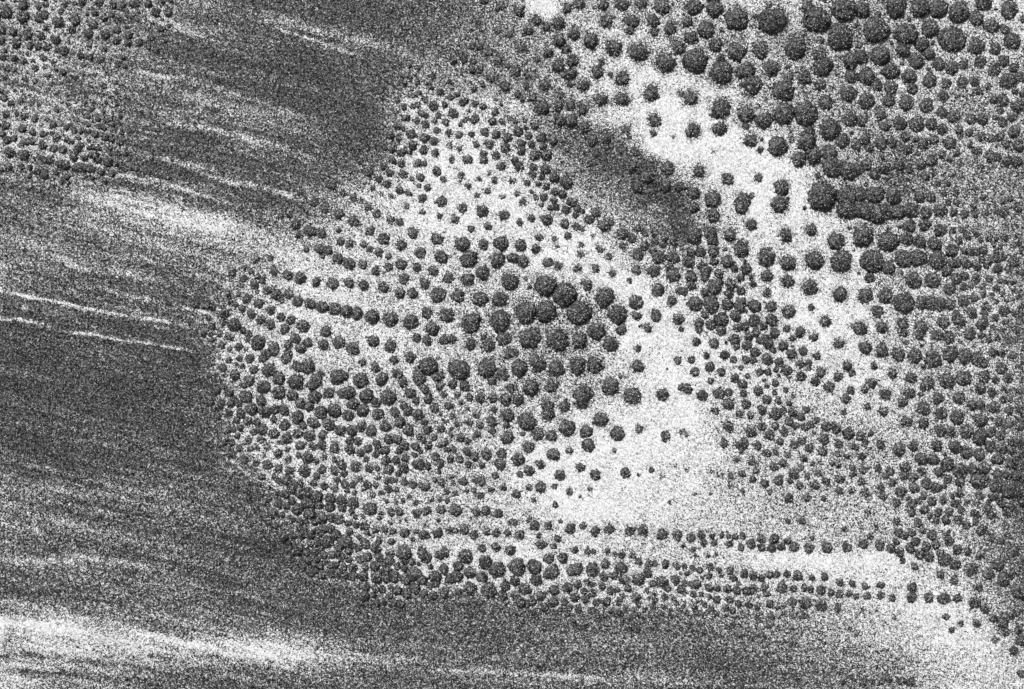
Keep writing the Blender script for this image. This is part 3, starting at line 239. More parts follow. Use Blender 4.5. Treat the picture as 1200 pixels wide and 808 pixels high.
12.5 218.6 2.7;100.3 206.9 2.7;108.6 208.6 2.7;123.6 213.6 2.7;471.8 89.3 2.7;480.2 77.6 2.7;835.1 177.6 2.7;620.9 336.1 2.7;873.5 364.5 2.7;253.4 398.6 2.7;929.5 464.4 2.7;524.5 493.5 2.7;
691.9 581.1 2.7;1001.7 576.1 2.7;425.9 606.0 2.7;463.5 563.4 2.7;547.0 575.9 2.7;497.7 615.2 2.7;748.7 728.7 2.7;800.8 639.8 2.7;823.4 677.2 2.7;815.0 720.3 2.7;863.5 723.6 2.7;839.3 650.1 2.7;
815.0 651.0 2.7;830.1 651.8 2.7;844.3 782.4 2.7;872.7 796.6 2.7;868.5 778.3 2.7;917.0 774.9 2.7;133.7 153.5 2.3;80.2 214.5 2.3;548.7 130.2 2.3;580.5 117.7 2.3;587.1 122.7 2.3;490.2 80.1 2.3;
736.2 161.8 2.3;942.9 243.6 2.3;615.9 326.9 2.3;781.3 432.7 2.3;727.0 441.9 2.3;706.9 430.2 2.3;895.2 445.2 2.3;924.5 443.5 2.3;514.5 553.7 2.3;519.5 491.8 2.3;490.2 661.1 2.3;436.8 628.5 2.3;
797.2 672.7 2.3;775.4 728.7 2.3;861.8 796.6 2.3;856.0 777.4 2.3;923.6 774.9 2.3;820.1 795.8 2.3;830.1 754.9 2.3;848.5 790.0 2.3;912.8 440.2 2.0;490.2 609.3 2.0
"""
# how pale the frost between the beads is (0-255), along lines across the place
TONE = """
10|0:150,60:172,100:140,150:125,200:135,260:125,300:85,350:80,400:80,450:85,500:100,540:110,580:140,610:180,640:245,670:180,700:190,760:190,800:190,850:215,900:215,950:185,1000:160,1050:140,1100:160,1150:210,1200:225
50|0:155,50:150,100:140,150:125,200:90,250:80,300:80,350:80,400:80,450:90,500:100,550:120,600:135,640:185,680:215,740:220,800:190,850:190,900:190,950:160,1000:150,1050:150,1100:140,1150:160,1200:200
90|0:120,50:125,100:130,150:125,200:105,250:82,300:80,350:78,400:78,450:95,480:150,520:150,560:145,600:150,640:150,680:215,720:225,760:238,800:235,850:200,900:170,950:165,1000:160,1050:150,1100:140,1150:160,1200:150
130|0:170,50:160,100:130,150:120,200:115,250:105,300:88,350:80,400:78,440:80,475:215,520:225,560:210,600:190,640:130,680:145,720:225,760:240,800:240,850:240,900:190,950:150,1000:150,1050:150,1100:150,1150:155,1200:150
170|0:170,50:170,100:150,150:110,200:100,250:105,300:105,350:90,400:85,440:95,480:215,520:232,560:225,600:205,640:150,680:105,720:112,760:235,800:243,850:246,900:240,950:190,1000:140,1050:125,1100:150,1150:155,1200:140
200|0:130,50:125,100:125,150:110,200:105,250:88,300:90,350:88,400:90,440:150,480:215,520:238,560:238,600:215,640:190,680:125,700:84,720:78,750:80,760:80,775:180,800:215,850:242,900:246,950:238,1000:150,1050:115,1100:145,1150:150,1200:135
235|0:120,50:120,100:138,150:153,200:158,250:113,300:90,350:105,400:180,440:205,480:230,520:238,560:240,600:238,640:220,680:175,720:150,745:88,760:76,780:78,800:90,805:140,840:215,880:238,920:242,960:238,1000:200,1050:110,1100:140,1150:150,1200:140
265|0:132,50:132,100:135,150:147,200:177,250:197,300:130,350:150,400:205,450:205,500:225,550:238,600:238,650:238,690:230,720:170,760:130,780:82,790:85,800:90,815:140,840:195,880:232,920:238,960:238,1000:222,1050:145,1100:170,1150:160,1200:140
300|0:136,50:129,100:123,150:123,200:136,250:141,300:170,350:215,400:202,450:208,500:218,550:208,600:238,650:238,700:238,740:212,780:160,820:165,860:212,900:238,950:238,1000:240,1050:150,1100:145,1150:160,1200:135
330|0:122,50:115,100:115,150:115,200:115,250:127,290:160,340:218,400:218,450:215,500:208,550:198,600:208,650:218,700:238,750:242,790:202,830:200,870:222,920:238,970:238,1010:222,1050:165,1100:160,1150:155,1200:125
365|0:95,50:95,100:93,150:93,200:93,240:97,280:190,330:215,380:218,430:218,480:212,530:208,580:190,620:180,660:190,700:195,750:242,800:242,840:228,880:222,920:238,970:238,1010:228,1060:190,1110:150,1150:150,1200:110
400|0:80,200:80,235:93,265:180,320:195,380:208,430:218,480:218,530:212,580:190,620:160,660:170,700:190,740:238,790:243,840:238,880:222,920:228,970:240,1020:232,1060:190,1110:150,1150:160,1200:120
435|0:77,200:77,238:88,265:175,330:195,380:198,430:212,480:208,530:190,580:190,620:175,660:175,700:195,740:225,790:243,840:238,880:222,920:215,960:238,1010:238,1060:200,1110:170,1150:170,1200:130
470|0:77,220:77,250:95,280:170,340:190,390:198,440:198,490:190,540:180,590:190,640:190,690:195,740:215,790:238,840:215,880:215,920:205,960:200,1010:222,1060:200,1110:170,1150:150,1200:110
500|0:77,230:77,260:95,290:165,350:188,400:198,450:195,500:185,550:185,590:190,640:218,690:238,740:243,800:243,840:190,880:195,920:200,960:180,1010:190,1060:190,1110:170,1150:140,1200:105
530|0:84,240:79,275:115,320:172,370:188,420:198,470:198,520:190,570:190,620:238,670:243,720:247,780:247,830:240,870:180,920:205,960:200,1000:170,1050:190,1100:190,1150:150,1200:95
560|0:110,100:105,250:100,295:90,350:160,400:195,450:195,500:185,550:190,600:218,650:242,700:247,760:243,820:230,870:200,920:200,970:185,1020:190,1070:190,1110:190,1150:150,1200:80
590|0:124,60:124,150:111,250:107,310:82,360:140,410:195,460:195,510:195,560:198,610:212,660:242,700:247,760:238,820:215,880:195,940:180,1000:185,1060:190,1110:190,1150:150,1180:110,1200:95
620|0:121,80:113,150:111,250:109,320:98,370:125,420:195,470:205,520:210,570:212,620:212,680:222,740:210,800:215,860:210,920:195,980:185,1040:190,1100:190,1150:150,1200:125
650|0:119,100:116,200:113,300:96,350:90,400:140,450:200,500:220,560:230,620:230,680:222,740:210,800:208,860:218,920:238,980:242,1040:238,1080:215,1120:180,1160:140,1200:115
680|0:113,100:111,200:109,300:96,360:85,400:120,450:180,500:195,550:190,600:210,650:218,700:215,750:215,800:205,860:205,920:205,980:218,1040:232,1090:222,1130:190,1160:150,1200:115
705|0:139,100:124,200:114,300:96,400:103,500:106,580:113,640:132,700:167,760:169,820:155,880:160,940:178,1000:208,1060:238,1120:232,1160:175,1200:120
730|0:156,70:151,150:136,250:121,330:109,430:103,530:103,630:98,700:107,780:119,820:125,880:138,940:150,1000:180,1060:222,1120:230,1160:205,1200:140
755|0:147,70:147,150:147,250:137,330:125,400:121,500:107,600:98,700:109,780:122,850:122,920:135,1000:168,1060:208,1120:220,1160:212,1200:157
775|0:153,70:143,150:128,250:118,330:120,430:123,530:119,630:113,700:107,780:119,850:108,920:122,1000:150,1060:180,1120:217,1160:218,1200:197
795|0:172,70:157,150:112,250:95,330:101,430:101,530:108,630:121,700:125,780:125,850:108,920:118,980:138,1040:150,1100:202,1160:217,1200:197
"""
# drawn-out streaks in the frost: points, half width, change of paleness
STREAKS = [
 ([(285,10),(310,19),(340,27),(400,42),(450,55),(485,66)], 7, 72),
 ([(315,30),(345,40),(372,50),(400,58),(432,68)], 2.2, 70),
 ([(330,33),(355,39),(380,45)], 2.0, -45),
 ([(150,85),(222,92),(250,102),(290,115),(320,126),(375,140)], 3.6, 62),
 ([(205,107),(260,122),(300,135),(340,146),(400,162)], 11, 46),
 ([(180,140),(240,152),(280,160),(320,172),(370,188),(410,197)], 5, 46),
 ([(160,20),(205,30),(250,50),(275,58),(312,69)], 4, 36),
 ([(150,40),(200,48),(222,53)], 4, 26),
 ([(200,98),(225,104),(260,112),(300,122),(345,131)], 3.4, -34),
 ([(200,132),(260,146),(320,160),(360,172)], 3, -18),
 ([(200,20),(260,22),(290,30)], 6, -20),
 ([(-10,338),(0,341),(37,349),(70,355),(100,362),(125,367),(178,375),(215,383),(250,392)], 2.0, 85),
 ([(-10,371),(0,373),(30,376),(58,380)], 1.7, 110),
 ([(66,386),(80,389),(110,392),(140,398),(170,402),(205,408),(245,415)], 1.8, 105),
 ([(60,300),(100,317),(125,320),(150,324),(190,331)], 3.6, 62),
 ([(130,298),(170,304),(190,310)], 3, 42),
 ([(-10,308),(0,311),(20,316)], 3.5, 50),
 ([(40,302),(110,310)], 6, 24),
 ([(70,230),(140,243),(200,255),(260,268),(310,283),(375,304)], 13, 42),
 ([(60,320),(130,334),(210,345)], 5, -14),
 ([(120,205),(150,207),(180,212),(215,221),(238,228),(262,236),(280,243)], 2.0, 62),
 ([(120,214),(160,218),(205,226),(240,234),(285,247)], 2.0, -40),
 ([(225,200),(250,208),(270,213),(300,219),(325,224),(345,230),(372,240)], 3.2, 78),
 ([(180,186),(230,196),(262,202)], 4, 30),
 ([(225,357),(240,358),(255,362),(265,368),(270,376)], 1.5, 110),
 ([(210,360),(228,364),(245,367),(258,376)], 1.3, 90),
 ([(318,572),(330,575),(340,579),(347,588)], 1.5, 110),
 ([(288,592),(300,598)], 1.4, 60), ([(255,530),(275,544),(295,560),(318,566)], 1.4, 70),
 ([(-10,617),(0,618),(30,619),(60,626)], 4.5, 52),
 ([(-10,573),(40,572),(100,576),(180,580),(240,586)], 7, 30),
 ([(-10,640),(50,641),(100,646),(170,655)], 4, -14),
 ([(-10,654),(0,655),(50,659),(105,656),(140,660),(180,666),(200,672),(260,692)], 4.5, 52),
 ([(150,672),(200,684),(260,694),(320,706)], 6, 20),
 ([(0,690),(60,697),(160,708)], 6, -12),
 ([(-20,741),(0,742),(50,747),(100,752),(150,757),(200,761),(260,764),(320,766),(430,773)], 22, 72),
 ([(-10,728),(60,733),(120,738)], 7, 45),
 ([(-10,768),(40,769),(80,773),(140,780)], 3, -52),
 ([(-10,779),(30,780),(70,783)], 3.5, 40),
 ([(15,786),(60,788),(110,793)], 2.5, -52),
 ([(-10,800),(60,800)], 7, 30),
 ([(500,785),(527,786),(560,786),(610,789),(655,792),(720,796)], 2.4, 66),
 ([(260,764),(340,766),(420,770),(520,778)], 8, 36),
 ([(300,745),(380,752)], 6, 20), ([(600,740),(680,744),(760,752)], 5, 16),
 ([(640,790),(720,792),(820,800)], 6, 25),
 ([(752,160),(780,176),(800,196)], 8, 30),
 ([(755,240),(775,248),(792,262)], 1.4, 40),
]
SPOTS = [(29, 362, 3.5, 120), (632, 8, 11, 40), (640, 12, 8, 40), (612, 757, 2, 90), (283, 643, 2, 60), (194, 701, 2, 60), (174, 351, 2, 70)]


def lin(g):
    g = np.asarray(g, float) / 255.0
    return np.where(g <= 0.04045, g / 12.92, ((g + 0.055) / 1.055) ** 2.4)


beads = []
for e in BEADS.replace("\n", "").split(";"):
    v = [float(t) for t in e.split()]
    v[-1] *= 1.0
    beads.append((v[0], v[1], v[0], v[1], v[2]) if len(v) == 3 else tuple(v))

# beads that crowd each other leave a rim of frost between them
for _ in range(1):
    sc = [1.0] * len(beads)
    cen = [((b[0] + b[2]) / 2, (b[1] + b[3]) / 2, b[4], math.hypot(b[2] - b[0], b[3] - b[1])) for b in beads]
    for i, p in enumerate(cen):
        for j in range(i + 1, len(cen)):
            q = cen[j]
            dx = abs(p[0] - q[0])
            if dx > 45 or abs(p[1] - q[1]) > 45:
                continue
            d = math.hypot(dx, p[1] - q[1]) - (p[3] + q[3]) * 0.35
            if d < (p[2] + q[2]) * 0.92:
                k = max(0.93, d / ((p[2] + q[2]) * 0.92))
                sc[i], sc[j] = min(sc[i], k), min(sc[j], k)
    beads = [b[:4] + (b[4] * k,) for b, k in zip(beads, sc)]

rows = []
for ln in TONE.strip().split("\n"):
    y, r = ln.split("|")
    xs, gs = zip(*[tuple(map(float, t.split(":"))) for t in r.split(",")])
    rows.append((float(y), np.array(xs), np.array(gs)))


def seg_dist(x, y, ax, ay, bx, by):
    dx, dy = bx - ax, by - ay
    L = dx * dx + dy * dy
    t = np.clip(((x - ax) * dx + (y - ay) * dy) / L, 0, 1) if L > 1e-9 else 0.0
    return np.hypot(x - ax - t * dx, y - ay - t * dy)


def vnoise(x, y, s, seed):
    """smooth value noise, feature size s, -1..1"""
    g = np.random.default_rng(seed).uniform(-1, 1, (256, 256))
    u, v = x / s, y / s
    i, j = np.floor(u).astype(int), np.floor(v).astype(int)
    fu, fv = u - i, v - j
    fu, fv = fu * fu * (3 - 2 * fu), fv * fv * (3 - 2 * fv)
    a = g[j % 256, i % 256] * (1 - fu) + g[j % 256, (i + 1) % 256] * fu
    b = g[(j + 1) % 256, i % 256] * (1 - fu) + g[(j + 1) % 256, (i + 1) % 256] * fu
    return a * (1 - fv) + b * fv


def fuzz(x, y):
    """how loosely the grit is gathered into beads: crisp towards the wiped side, shaggy beyond the middle"""
    f = 0.22
    for cx, cy, rx, ry, a in ((640, 395, 120, 85, .6), (830, 80, 190, 130, .8), (620, 45, 90, 70, .45), (960, 290, 110, 110, .5),
                              (690, 150, 60, 60, .3), (20, 10, 120, 90, .25), (1040, 420, 90, 90, .3)):
        f = f + a * np.exp(-((x - cx) / rx) ** 2 - ((y - cy) / ry) ** 2)
    return np.clip(f, 0, 1.0)


GX0, GY0, GX1, GY1, GS = -210.0, -210.0, 1410.0, 1018.0, 1.0
nx, ny = int((GX1 - GX0) / GS) + 1, int((GY1 - GY0) / GS) + 1
RX, RY = np.meshgrid(GX0 + GS * np.arange(nx), GY0 + GS * np.arange(ny))


def tone_raster():
    """paleness (linear, 0 dark grit .. 1 bare frost) on the raster RX, RY"""
    ys = np.array([r[0] for r in rows])
    xs = GX0 + GS * np.arange(nx)
    # bend the sample lines so that the field does not follow straight rows
    tab = np.array([np.interp(xs, r[1], r[2]) for r in rows])
    wx = RX + 9 * vnoise(RX, RY, 46, 1) + 4 * vnoise(RX, RY, 17, 2)
    wy = RY + 8 * vnoise(RX, RY, 40, 3) + 4 * vnoise(RX, RY, 15, 4)
    k = np.clip(np.interp(wy, ys, np.arange(len(ys))), 0, len(ys) - 1.0001)
    k0 = k.astype(int)
    fk = k - k0
    fk = fk * fk * (3 - 2 * fk)
    xi = np.clip(((wx - GX0) / GS), 0, nx - 1).astype(int)
    g = tab[k0, xi] * (1 - fk) + tab[k0 + 1, xi] * fk
    # along-streak grain of the wiped left side
    u = RX * 0.972 + RY * 0.235
    v = -RX * 0.235 + RY * 0.972
    left = np.clip((470 - RX) / 200, 0, 1) * np.clip(1.2 - np.abs(g - 110) / 120, 0, 1)
    g = g + left * (24 * vnoise(u * 0.045, v, 5.5, 11) + 20 * vnoise(u * 0.05, v, 2.6, 12) + 13 * vnoise(u * 0.06, v, 1.7, 19) + 14 * vnoise(u * 0.04, v, 14, 17))
    u2 = RX * 0.998 + RY * 0.06
    v2 = -RX * 0.06 + RY * 0.998
    low = np.clip((RY - 690) / 60, 0, 1)
    g = g + low * (16 * vnoise(u2 * 0.04, v2, 5, 13) + 13 * vnoise(u2 * 0.05, v2, 11, 18))
    g = g + 7 * vnoise(RX, RY, 9, 14) * (g > 95)
    g = g + np.clip((g - 170) / 60, 0, 1) * (9 * vnoise(RX, RY, 15, 15) + 9 * vnoise(RX, RY, 34, 16) - 3)
    for pts, hw, d in STREAKS:
        P = np.array(pts, float)
        m = 4 * hw + 3
        ix0, ix1 = int(P[:, 0].min() - m - GX0), int(P[:, 0].max() + m - GX0) + 1
        iy0, iy1 = int(P[:, 1].min() - m - GY0), int(P[:, 1].max() + m - GY0) + 1
        ix0, iy0 = max(ix0, 0), max(iy0, 0)
        sx, sy = RX[iy0:iy1, ix0:ix1], RY[iy0:iy1, ix0:ix1]
        wo = min(hw, 4.0)
        wob = wo * 0.55 * vnoise(sx, sy, 12, 21) + wo * 0.3 * vnoise(sx, sy, 5, 22)
        dist = np.full(sx.shape, 1e9)
        for a, b in zip(pts[:-1], pts[1:]):
            dist = np.minimum(dist, seg_dist(sx, sy + wob, *a, *b))
        L = P[-1, 0] - P[0, 0]
        e = (sx - P[0, 0]) / max(L, 1)
        fade = np.clip(e / 0.14, 0, 1) * np.clip((1 - e) / 0.22, 0, 1)
        fade = np.maximum(fade, (sx < 6) & (P[0, 0] < 0))
        br = 0.88 + (0.25 if hw < 8 else 0.08) * vnoise(sx, sy, 14, 23)
        g[iy0:iy1, ix0:ix1] += 1.3 * d * np.exp(-(dist / hw) ** 2 * 0.9) * fade * br
    for x, y, r, d in SPOTS:
        q = np.hypot(RX - x, RY - y) / r
        g += d * np.exp(-q * q)
    return np.clip(g, 62, 250)


def cover(g):
    f = (lin(g) - lin(72)) / (lin(244) - lin(72))
    # the share of frost grains that gives a ground of that paleness
    u = (np.arange(200) + .5) / 200
    val = (0.68 * u[:, None] + 0.32 * u[None, :]).ravel()
    th = np.linspace(-0.3, 1.3, 161)
    cov = np.array([np.clip((t - val) * SLOPE + 0.5, 0, 1).mean() for t in th])
    return np.interp(np.clip(f, 0, 1), cov, th)


GREY = tone_raster()

# ---------------------------------------------------------------- materials


def frost_material(name, fixed=None):
    """frost grains and dark grit grains side by side; 'pale' is the share of frost grains"""
    m = bpy.data.materials.new(name)
    m.use_nodes = True
    n, l = m.node_tree.nodes, m.node_tree.links
    b = n["Principled BSDF"]
    geo = n.new("ShaderNodeNewGeometry")

    def math_(op, a, bb=None, clamp=False):
        x = n.new("ShaderNodeMath")
        x.operation = op
        x.use_clamp = clamp
        for i, t in enumerate((a, bb)):
            if t is None:
                continue
            if isinstance(t, (int, float)):
                x.inputs[i].default_value = t
            else:
                l.new(t, x.inputs[i])
        return x.outputs[0]

    vo = []
    for sc, r in ((90.0, 1.0), (48.0, 1.0)):
        v = n.new("ShaderNodeTexVoronoi")
        v.feature = 'F1'
        v.inputs["Scale"].default_value = sc
        v.inputs["Randomness"].default_value = r
        l.new(geo.outputs["Position"], v.inputs["Vector"])
        s = n.new("ShaderNodeSeparateColor")
        l.new(v.outputs["Color"], s.inputs[0])
        vo.append((v, s))
    val = math_('ADD', math_('MULTIPLY', vo[0][1].outputs[0], 0.68), math_('MULTIPLY', vo[1][1].outputs[0], 0.32))
    if fixed is None:
        at = n.new("ShaderNodeAttribute")
        at.attribute_name = "pale"
        pale = at.outputs["Fac"]
    else:
        pale = fixed
    # val is spread over about 0.12..0.88
    th = pale
    k = math_('ADD', math_('MULTIPLY', math_('SUBTRACT', th, val), SLOPE), 0.5, clamp=True)
    dark = math_('ADD', math_('MULTIPLY', math_('POWER', vo[0][1].outputs[1], 2.5), 0.13), 0.012)
    pal = math_('ADD', math_('MULTIPLY', vo[0][1].outputs[2], 0.22), 0.70)
    alb = math_('ADD', math_('MULTIPLY', dark, math_('SUBTRACT', 1.0, k)), math_('MULTIPLY', pal, k))
    cc = n.new("ShaderNodeCombineColor")
    for i in range(3):
        l.new(alb, cc.inputs[i])
    l.new(cc.outputs[0], b.inputs["Base Color"])
    b.inputs["Roughness"].default_value = 0.48
    b.inputs["Specular IOR Level"].default_value = 0.35
    # facets of the grains
    sub = n.new("ShaderNodeVectorMath")
    sub.operation = 'SUBTRACT'
    l.new(vo[0][0].outputs["Color"], sub.inputs[0])
    sub.inputs[1].default_value = (0.5, 0.5, 0.5)
    mul = n.new("ShaderNodeVectorMath")
    mul.operation = 'SCALE'
    mul.inputs["Scale"].default_value = 0.75
    l.new(sub.outputs[0], mul.inputs[0])
    add = n.new("ShaderNodeVectorMath")
    add.operation = 'ADD'
    l.new(geo.outputs["Normal"], add.inputs[0])
    l.new(mul.outputs[0], add.inputs[1])
    nm = n.new("ShaderNodeVectorMath")
    nm.operation = 'NORMALIZE'
    l.new(add.outputs[0], nm.inputs[0])
    l.new(nm.outputs[0], b.inputs["Normal"])
    return m


def plain_material(name, a, rough):
    m = bpy.data.materials.new(name)
    m.use_nodes = True
    n, l = m.node_tree.nodes, m.node_tree.links
    b = n["Principled BSDF"]
    geo = n.new("ShaderNodeNewGeometry")
    wn_ = n.new("ShaderNodeTexWhiteNoise")
    sc = n.new("ShaderNodeVectorMath")
    sc.operation = 'SCALE'
    sc.inputs["Scale"].default_value = 50.0
    l.new(geo.outputs["Position"], sc.inputs[0])
    fl = n.new("ShaderNodeVectorMath")
    fl.operation = 'FLOOR'
    l.new(sc.outputs[0], fl.inputs[0])
    l.new(fl.outputs[0], wn_.inputs["Vector"])
    mr = n.new("ShaderNodeMapRange")
    mr.inputs["To Min"].default_value = a[0]
    mr.inputs["To Max"].default_value = a[1]
    l.new(wn_.outputs["Value"], mr.inputs["Value"])
    l.new(mr.outputs[0], b.inputs["Base Color"])
    b.inputs["Roughness"].default_value = rough
    return m


M_GROUND = frost_material("frost_and_grit")
M_BEAD = frost_material("dark_grit_mound", 0.075)
M_CRYSTAL = plain_material("frost_crystal", (0.72, 0.92), 0.3)
M_GRIT = plain_material("dark_grit", (0.015, 0.07), 0.6)

# ---------------------------------------------------------------- helpers


def to_world(x, y):
    return (x - W / 2) * PX, (H / 2 - y) * PX


def link_mesh(name, verts, faces, mat, parent=None, smooth=False):
    me = bpy.data.meshes.new(name)
    verts = np.asarray(verts, np.float32)
    tri = [f for f in faces] if isinstance(faces, list) else None
    if tri is not None:
        me.from_pydata(verts.tolist(), [], tri)
    else:
        k = faces.shape[1]
        me.vertices.add(len(verts))
        me.vertices.foreach_set("co", verts.ravel())
        me.loops.add(faces.size)
        me.loops.foreach_set("vertex_index", faces.astype(np.int32).ravel())
        me.polygons.add(len(faces))
        me.polygons.foreach_set("loop_start", np.arange(0, faces.size, k, dtype=np.int32))
        me.polygons.foreach_set("loop_total", np.full(len(faces), k, np.int32))
        me.update(calc_edges=True)
    if smooth:
        me.polygons.foreach_set("use_smooth", np.ones(len(me.polygons), bool))
    me.materials.append(mat)
    o = bpy.data.objects.new(name, me)
    scene.collection.objects.link(o)
    if parent:
        o.parent = parent
    return o


RISE = 0.62


def dome(rx, ry, ang, rings, segs, shag, rg):
    """a heaped bead of grit, radius in cm units: verts (local, cm) and triangles"""
    th = np.arange(segs) * 2 * np.pi / segs
    out = np.ones(segs)
    for k, a in ((2, .045), (3, .05), (4, .035), (5, .03), (7, .025)):
        out += a * np.sin(k * th + rg.uniform(0, 6.28)) * rg.uniform(.3, 1)
    r = min(rx, ry)
    jig = min(0.28, (0.6 + 1.5 * shag) / r)
    vs_, fs = [], []
    ca, sa = math.cos(ang), math.sin(ang)
    hgt = RISE * r
    top = len(vs_)
    vs_.append((0, 0, hgt))
    for i in range(1, rings + 1):
        q = i / rings
        rho = math.sin(q * math.pi / 2) ** 0.92 if i < rings else 1.03
        z = hgt * (1 - min(rho, 1) ** 2.3) ** 0.62 if i < rings else -0.9
        j = jig * (0.35 + 0.65 * q)
        rr = rho * out * (1 + j * rg.normal(0, .75, segs))
        zz = z + (rg.normal(0, 0.28 + 0.03 * r, segs) if i < rings else 0)
        tt = th + rg.normal(0, .25, segs) * 2 * np.pi / segs
        x, y = rr * np.cos(tt) * rx, rr * np.sin(tt) * ry
        for a, b, c in zip(x * ca - y * sa, x * sa + y * ca, np.broadcast_to(zz, (segs,))):
            vs_.append((a, b, c))
    for s in range(segs):
        fs.append((top, 1 + s, 1 + (s + 1) % segs))
    for i in range(rings - 1):
        a, b = 1 + i * segs, 1 + (i + 1) * segs
        for s in range(segs):
            t = (s + 1) % segs
            fs.append((a + s, b + s, b + t))
            fs.append((a + s, b + t, a + t))
    return np.array(vs_), np.array(fs)


def tetra(n, size, rg):
    """n small random shards (cm), centred on 0"""
    base = np.array([(1, 1, 1), (1, -1, -1), (-1, 1, -1), (-1, -1, 1)], float) / 1.732
    q = rg.normal(size=(n, 4))
    q /= np.linalg.norm(q, axis=1)[:, None]
    w, x, y, z = q.T
    R = np.stack([np.stack([1 - 2 * (y * y + z * z), 2 * (x * y - z * w), 2 * (x * z + y * w)], -1),
                  np.stack([2 * (x * y + z * w), 1 - 2 * (x * x + z * z), 2 * (y * z - x * w)], -1),
                  np.stack([2 * (x * z - y * w), 2 * (y * z + x * w), 1 - 2 * (x * x + y * y)], -1)], 1)
    v = np.einsum('nij,kj->nki', R, base) * (size * rg.uniform(.6, 1.35, n))[:, None, None]
    v *= rg.uniform(.6, 1.3, (n, 1, 3))
    f = np.array([(0, 1, 2), (0, 2, 3), (0, 3, 1), (1, 3, 2)])
    return v, f


def shards(name, x, y, z, size, mat, parent=None, org=(0, 0, 0), rg=rng):
    """one mesh of many loose shards at x, y (cm, y down), z (cm)"""
    n = len(x)
    v, f = tetra(n, size, rg)
    wx, wy = to_world(np.asarray(x), np.asarray(y))
    v = v * PX
    v[:, :, 0] += (wx - org[0])[:, None]
    v[:, :, 1] += (wy - org[1])[:, None]
    v[:, :, 2] += (np.asarray(z) * PX - org[2])[:, None]
    F = (f[None] + 4 * np.arange(n)[:, None, None]).reshape(-1, 3)
    o = link_mesh(name, v.reshape(-1, 3), F, mat, parent)
    return o


# ---------------------------------------------------------------- beads: which are things, lobes, height field
NTHING = 300
info = []
for i, (ax, ay, bx, by, r) in enumerate(beads):
    L = math.hypot(bx - ax, by - ay)
    lob = []
    nl = 1 if L < 0.55 * r else max(2, int(round(L / (1.15 * r))) + 1)
    for k in range(nl):
        t = 0.5 if nl == 1 else k / (nl - 1)
        s = 1.0 if nl == 1 else rnd.uniform(.78, 1.06)
        w = 0.0 if nl == 1 else rnd.uniform(-.22, .22) * r / L
        lob.append((ax + (bx - ax) * t - (by - ay) * w, ay + (by - ay) * t + (bx - ax) * w, r * s))
    info.append(dict(c=((ax + bx) / 2, (ay + by) / 2), L=L, r=r, lobes=lob, d=2 * r + L))
inside = [b for b in info if -4 < b['c'][0] < 1204 and -4 < b['c'][1] < 812]
band = np.clip((GREY[np.clip(((np.array([b['c'][1] for b in info]) - GY0)).astype(int), 0, ny - 1), np.clip((np.array([b['c'][0] for b in info]) - GX0).astype(int), 0, nx - 1)]), 0, 255)
info = [b for b, g in zip(info, band) if not (g < 92 and 620 < b['c'][0] < 830 and 130 < b['c'][1] < 300 and b['r'] < 7.2)]
order = sorted(info, key=lambda b: -(math.pi * b['r'] ** 2 + 2 * b['r'] * b['L']))
things, small = order[:NTHING], order[NTHING:]
# the field goes on a little way beyond what was surveyed
beyond = []
for b in info:
    x, y = b['c']
    for mx, my in ((-x, y), (2 * W - x, y), (x, -y), (x, 2 * H - y), (-x, -y), (2 * W - x, -y), (2 * W - x, 2 * H - y)):
        if (-150 < mx < -b['r'] or W + b['r'] < mx < W + 150 or -150 < my < -b['r'] or H + b['r'] < my < H + 150) \
                and -150 < mx < W + 150 and -150 < my < H + 150:
            x2, y2 = mx + rnd.uniform(-4, 4), my + rnd.uniform(-4, 4)
            beyond.append(dict(c=(x2, y2), L=0, r=b['r'] * rnd.uniform(.85, 1.1), lobes=[(x2, y2, b['r'] * rnd.uniform(.85, 1.1))], d=2 * b['r']))

HGT = np.zeros(RX.shape)
OWN = np.full(RX.shape, -1, np.int32)


def stamp(b, idx):
    for x, y, r in b['lobes']:
        i0, i1 = max(int(x - r - GX0), 0), min(int(x + r - GX0) + 2, nx)
        j0, j1 = max(int(y - r - GY0), 0), min(int(y + r - GY0) + 2, ny)
        if i1 <= i0 or j1 <= j0:
            continue
        q = np.hypot(RX[j0:j1, i0:i1] - x, RY[j0:j1, i0:i1] - y) / r
        z = np.where(q < 1, RISE * r * np.clip(1 - q ** 2.3, 0, 1) ** 0.62, 0)
        w = z > HGT[j0:j1, i0:i1]
        HGT[j0:j1, i0:i1][w] = z[w]
        OWN[j0:j1, i0:i1][w] = idx
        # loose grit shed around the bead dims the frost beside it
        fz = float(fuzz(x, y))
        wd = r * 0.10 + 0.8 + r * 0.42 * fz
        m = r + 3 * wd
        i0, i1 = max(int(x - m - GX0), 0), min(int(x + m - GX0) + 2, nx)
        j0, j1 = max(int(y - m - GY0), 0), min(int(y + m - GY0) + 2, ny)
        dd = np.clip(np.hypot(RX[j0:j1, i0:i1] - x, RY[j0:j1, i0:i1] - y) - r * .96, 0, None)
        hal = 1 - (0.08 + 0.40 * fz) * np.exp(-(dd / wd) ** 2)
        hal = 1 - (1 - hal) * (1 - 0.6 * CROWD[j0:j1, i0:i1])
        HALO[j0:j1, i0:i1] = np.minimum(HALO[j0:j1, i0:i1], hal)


def blur(a, r):
    for ax in (0, 1):
        for _ in range(2):
            c = np.cumsum(np.concatenate([np.zeros_like(a.take([0], ax)), a], ax), ax)
            n = a.shape[ax]
            i = np.arange(n)
            lo, hi = np.clip(i - r, 0, n), np.clip(i + r + 1, 0, n)
            a = (c.take(hi, ax) - c.take(lo, ax)) / (hi - lo).reshape((-1, 1) if ax == 0 else (1, -1))
    return a


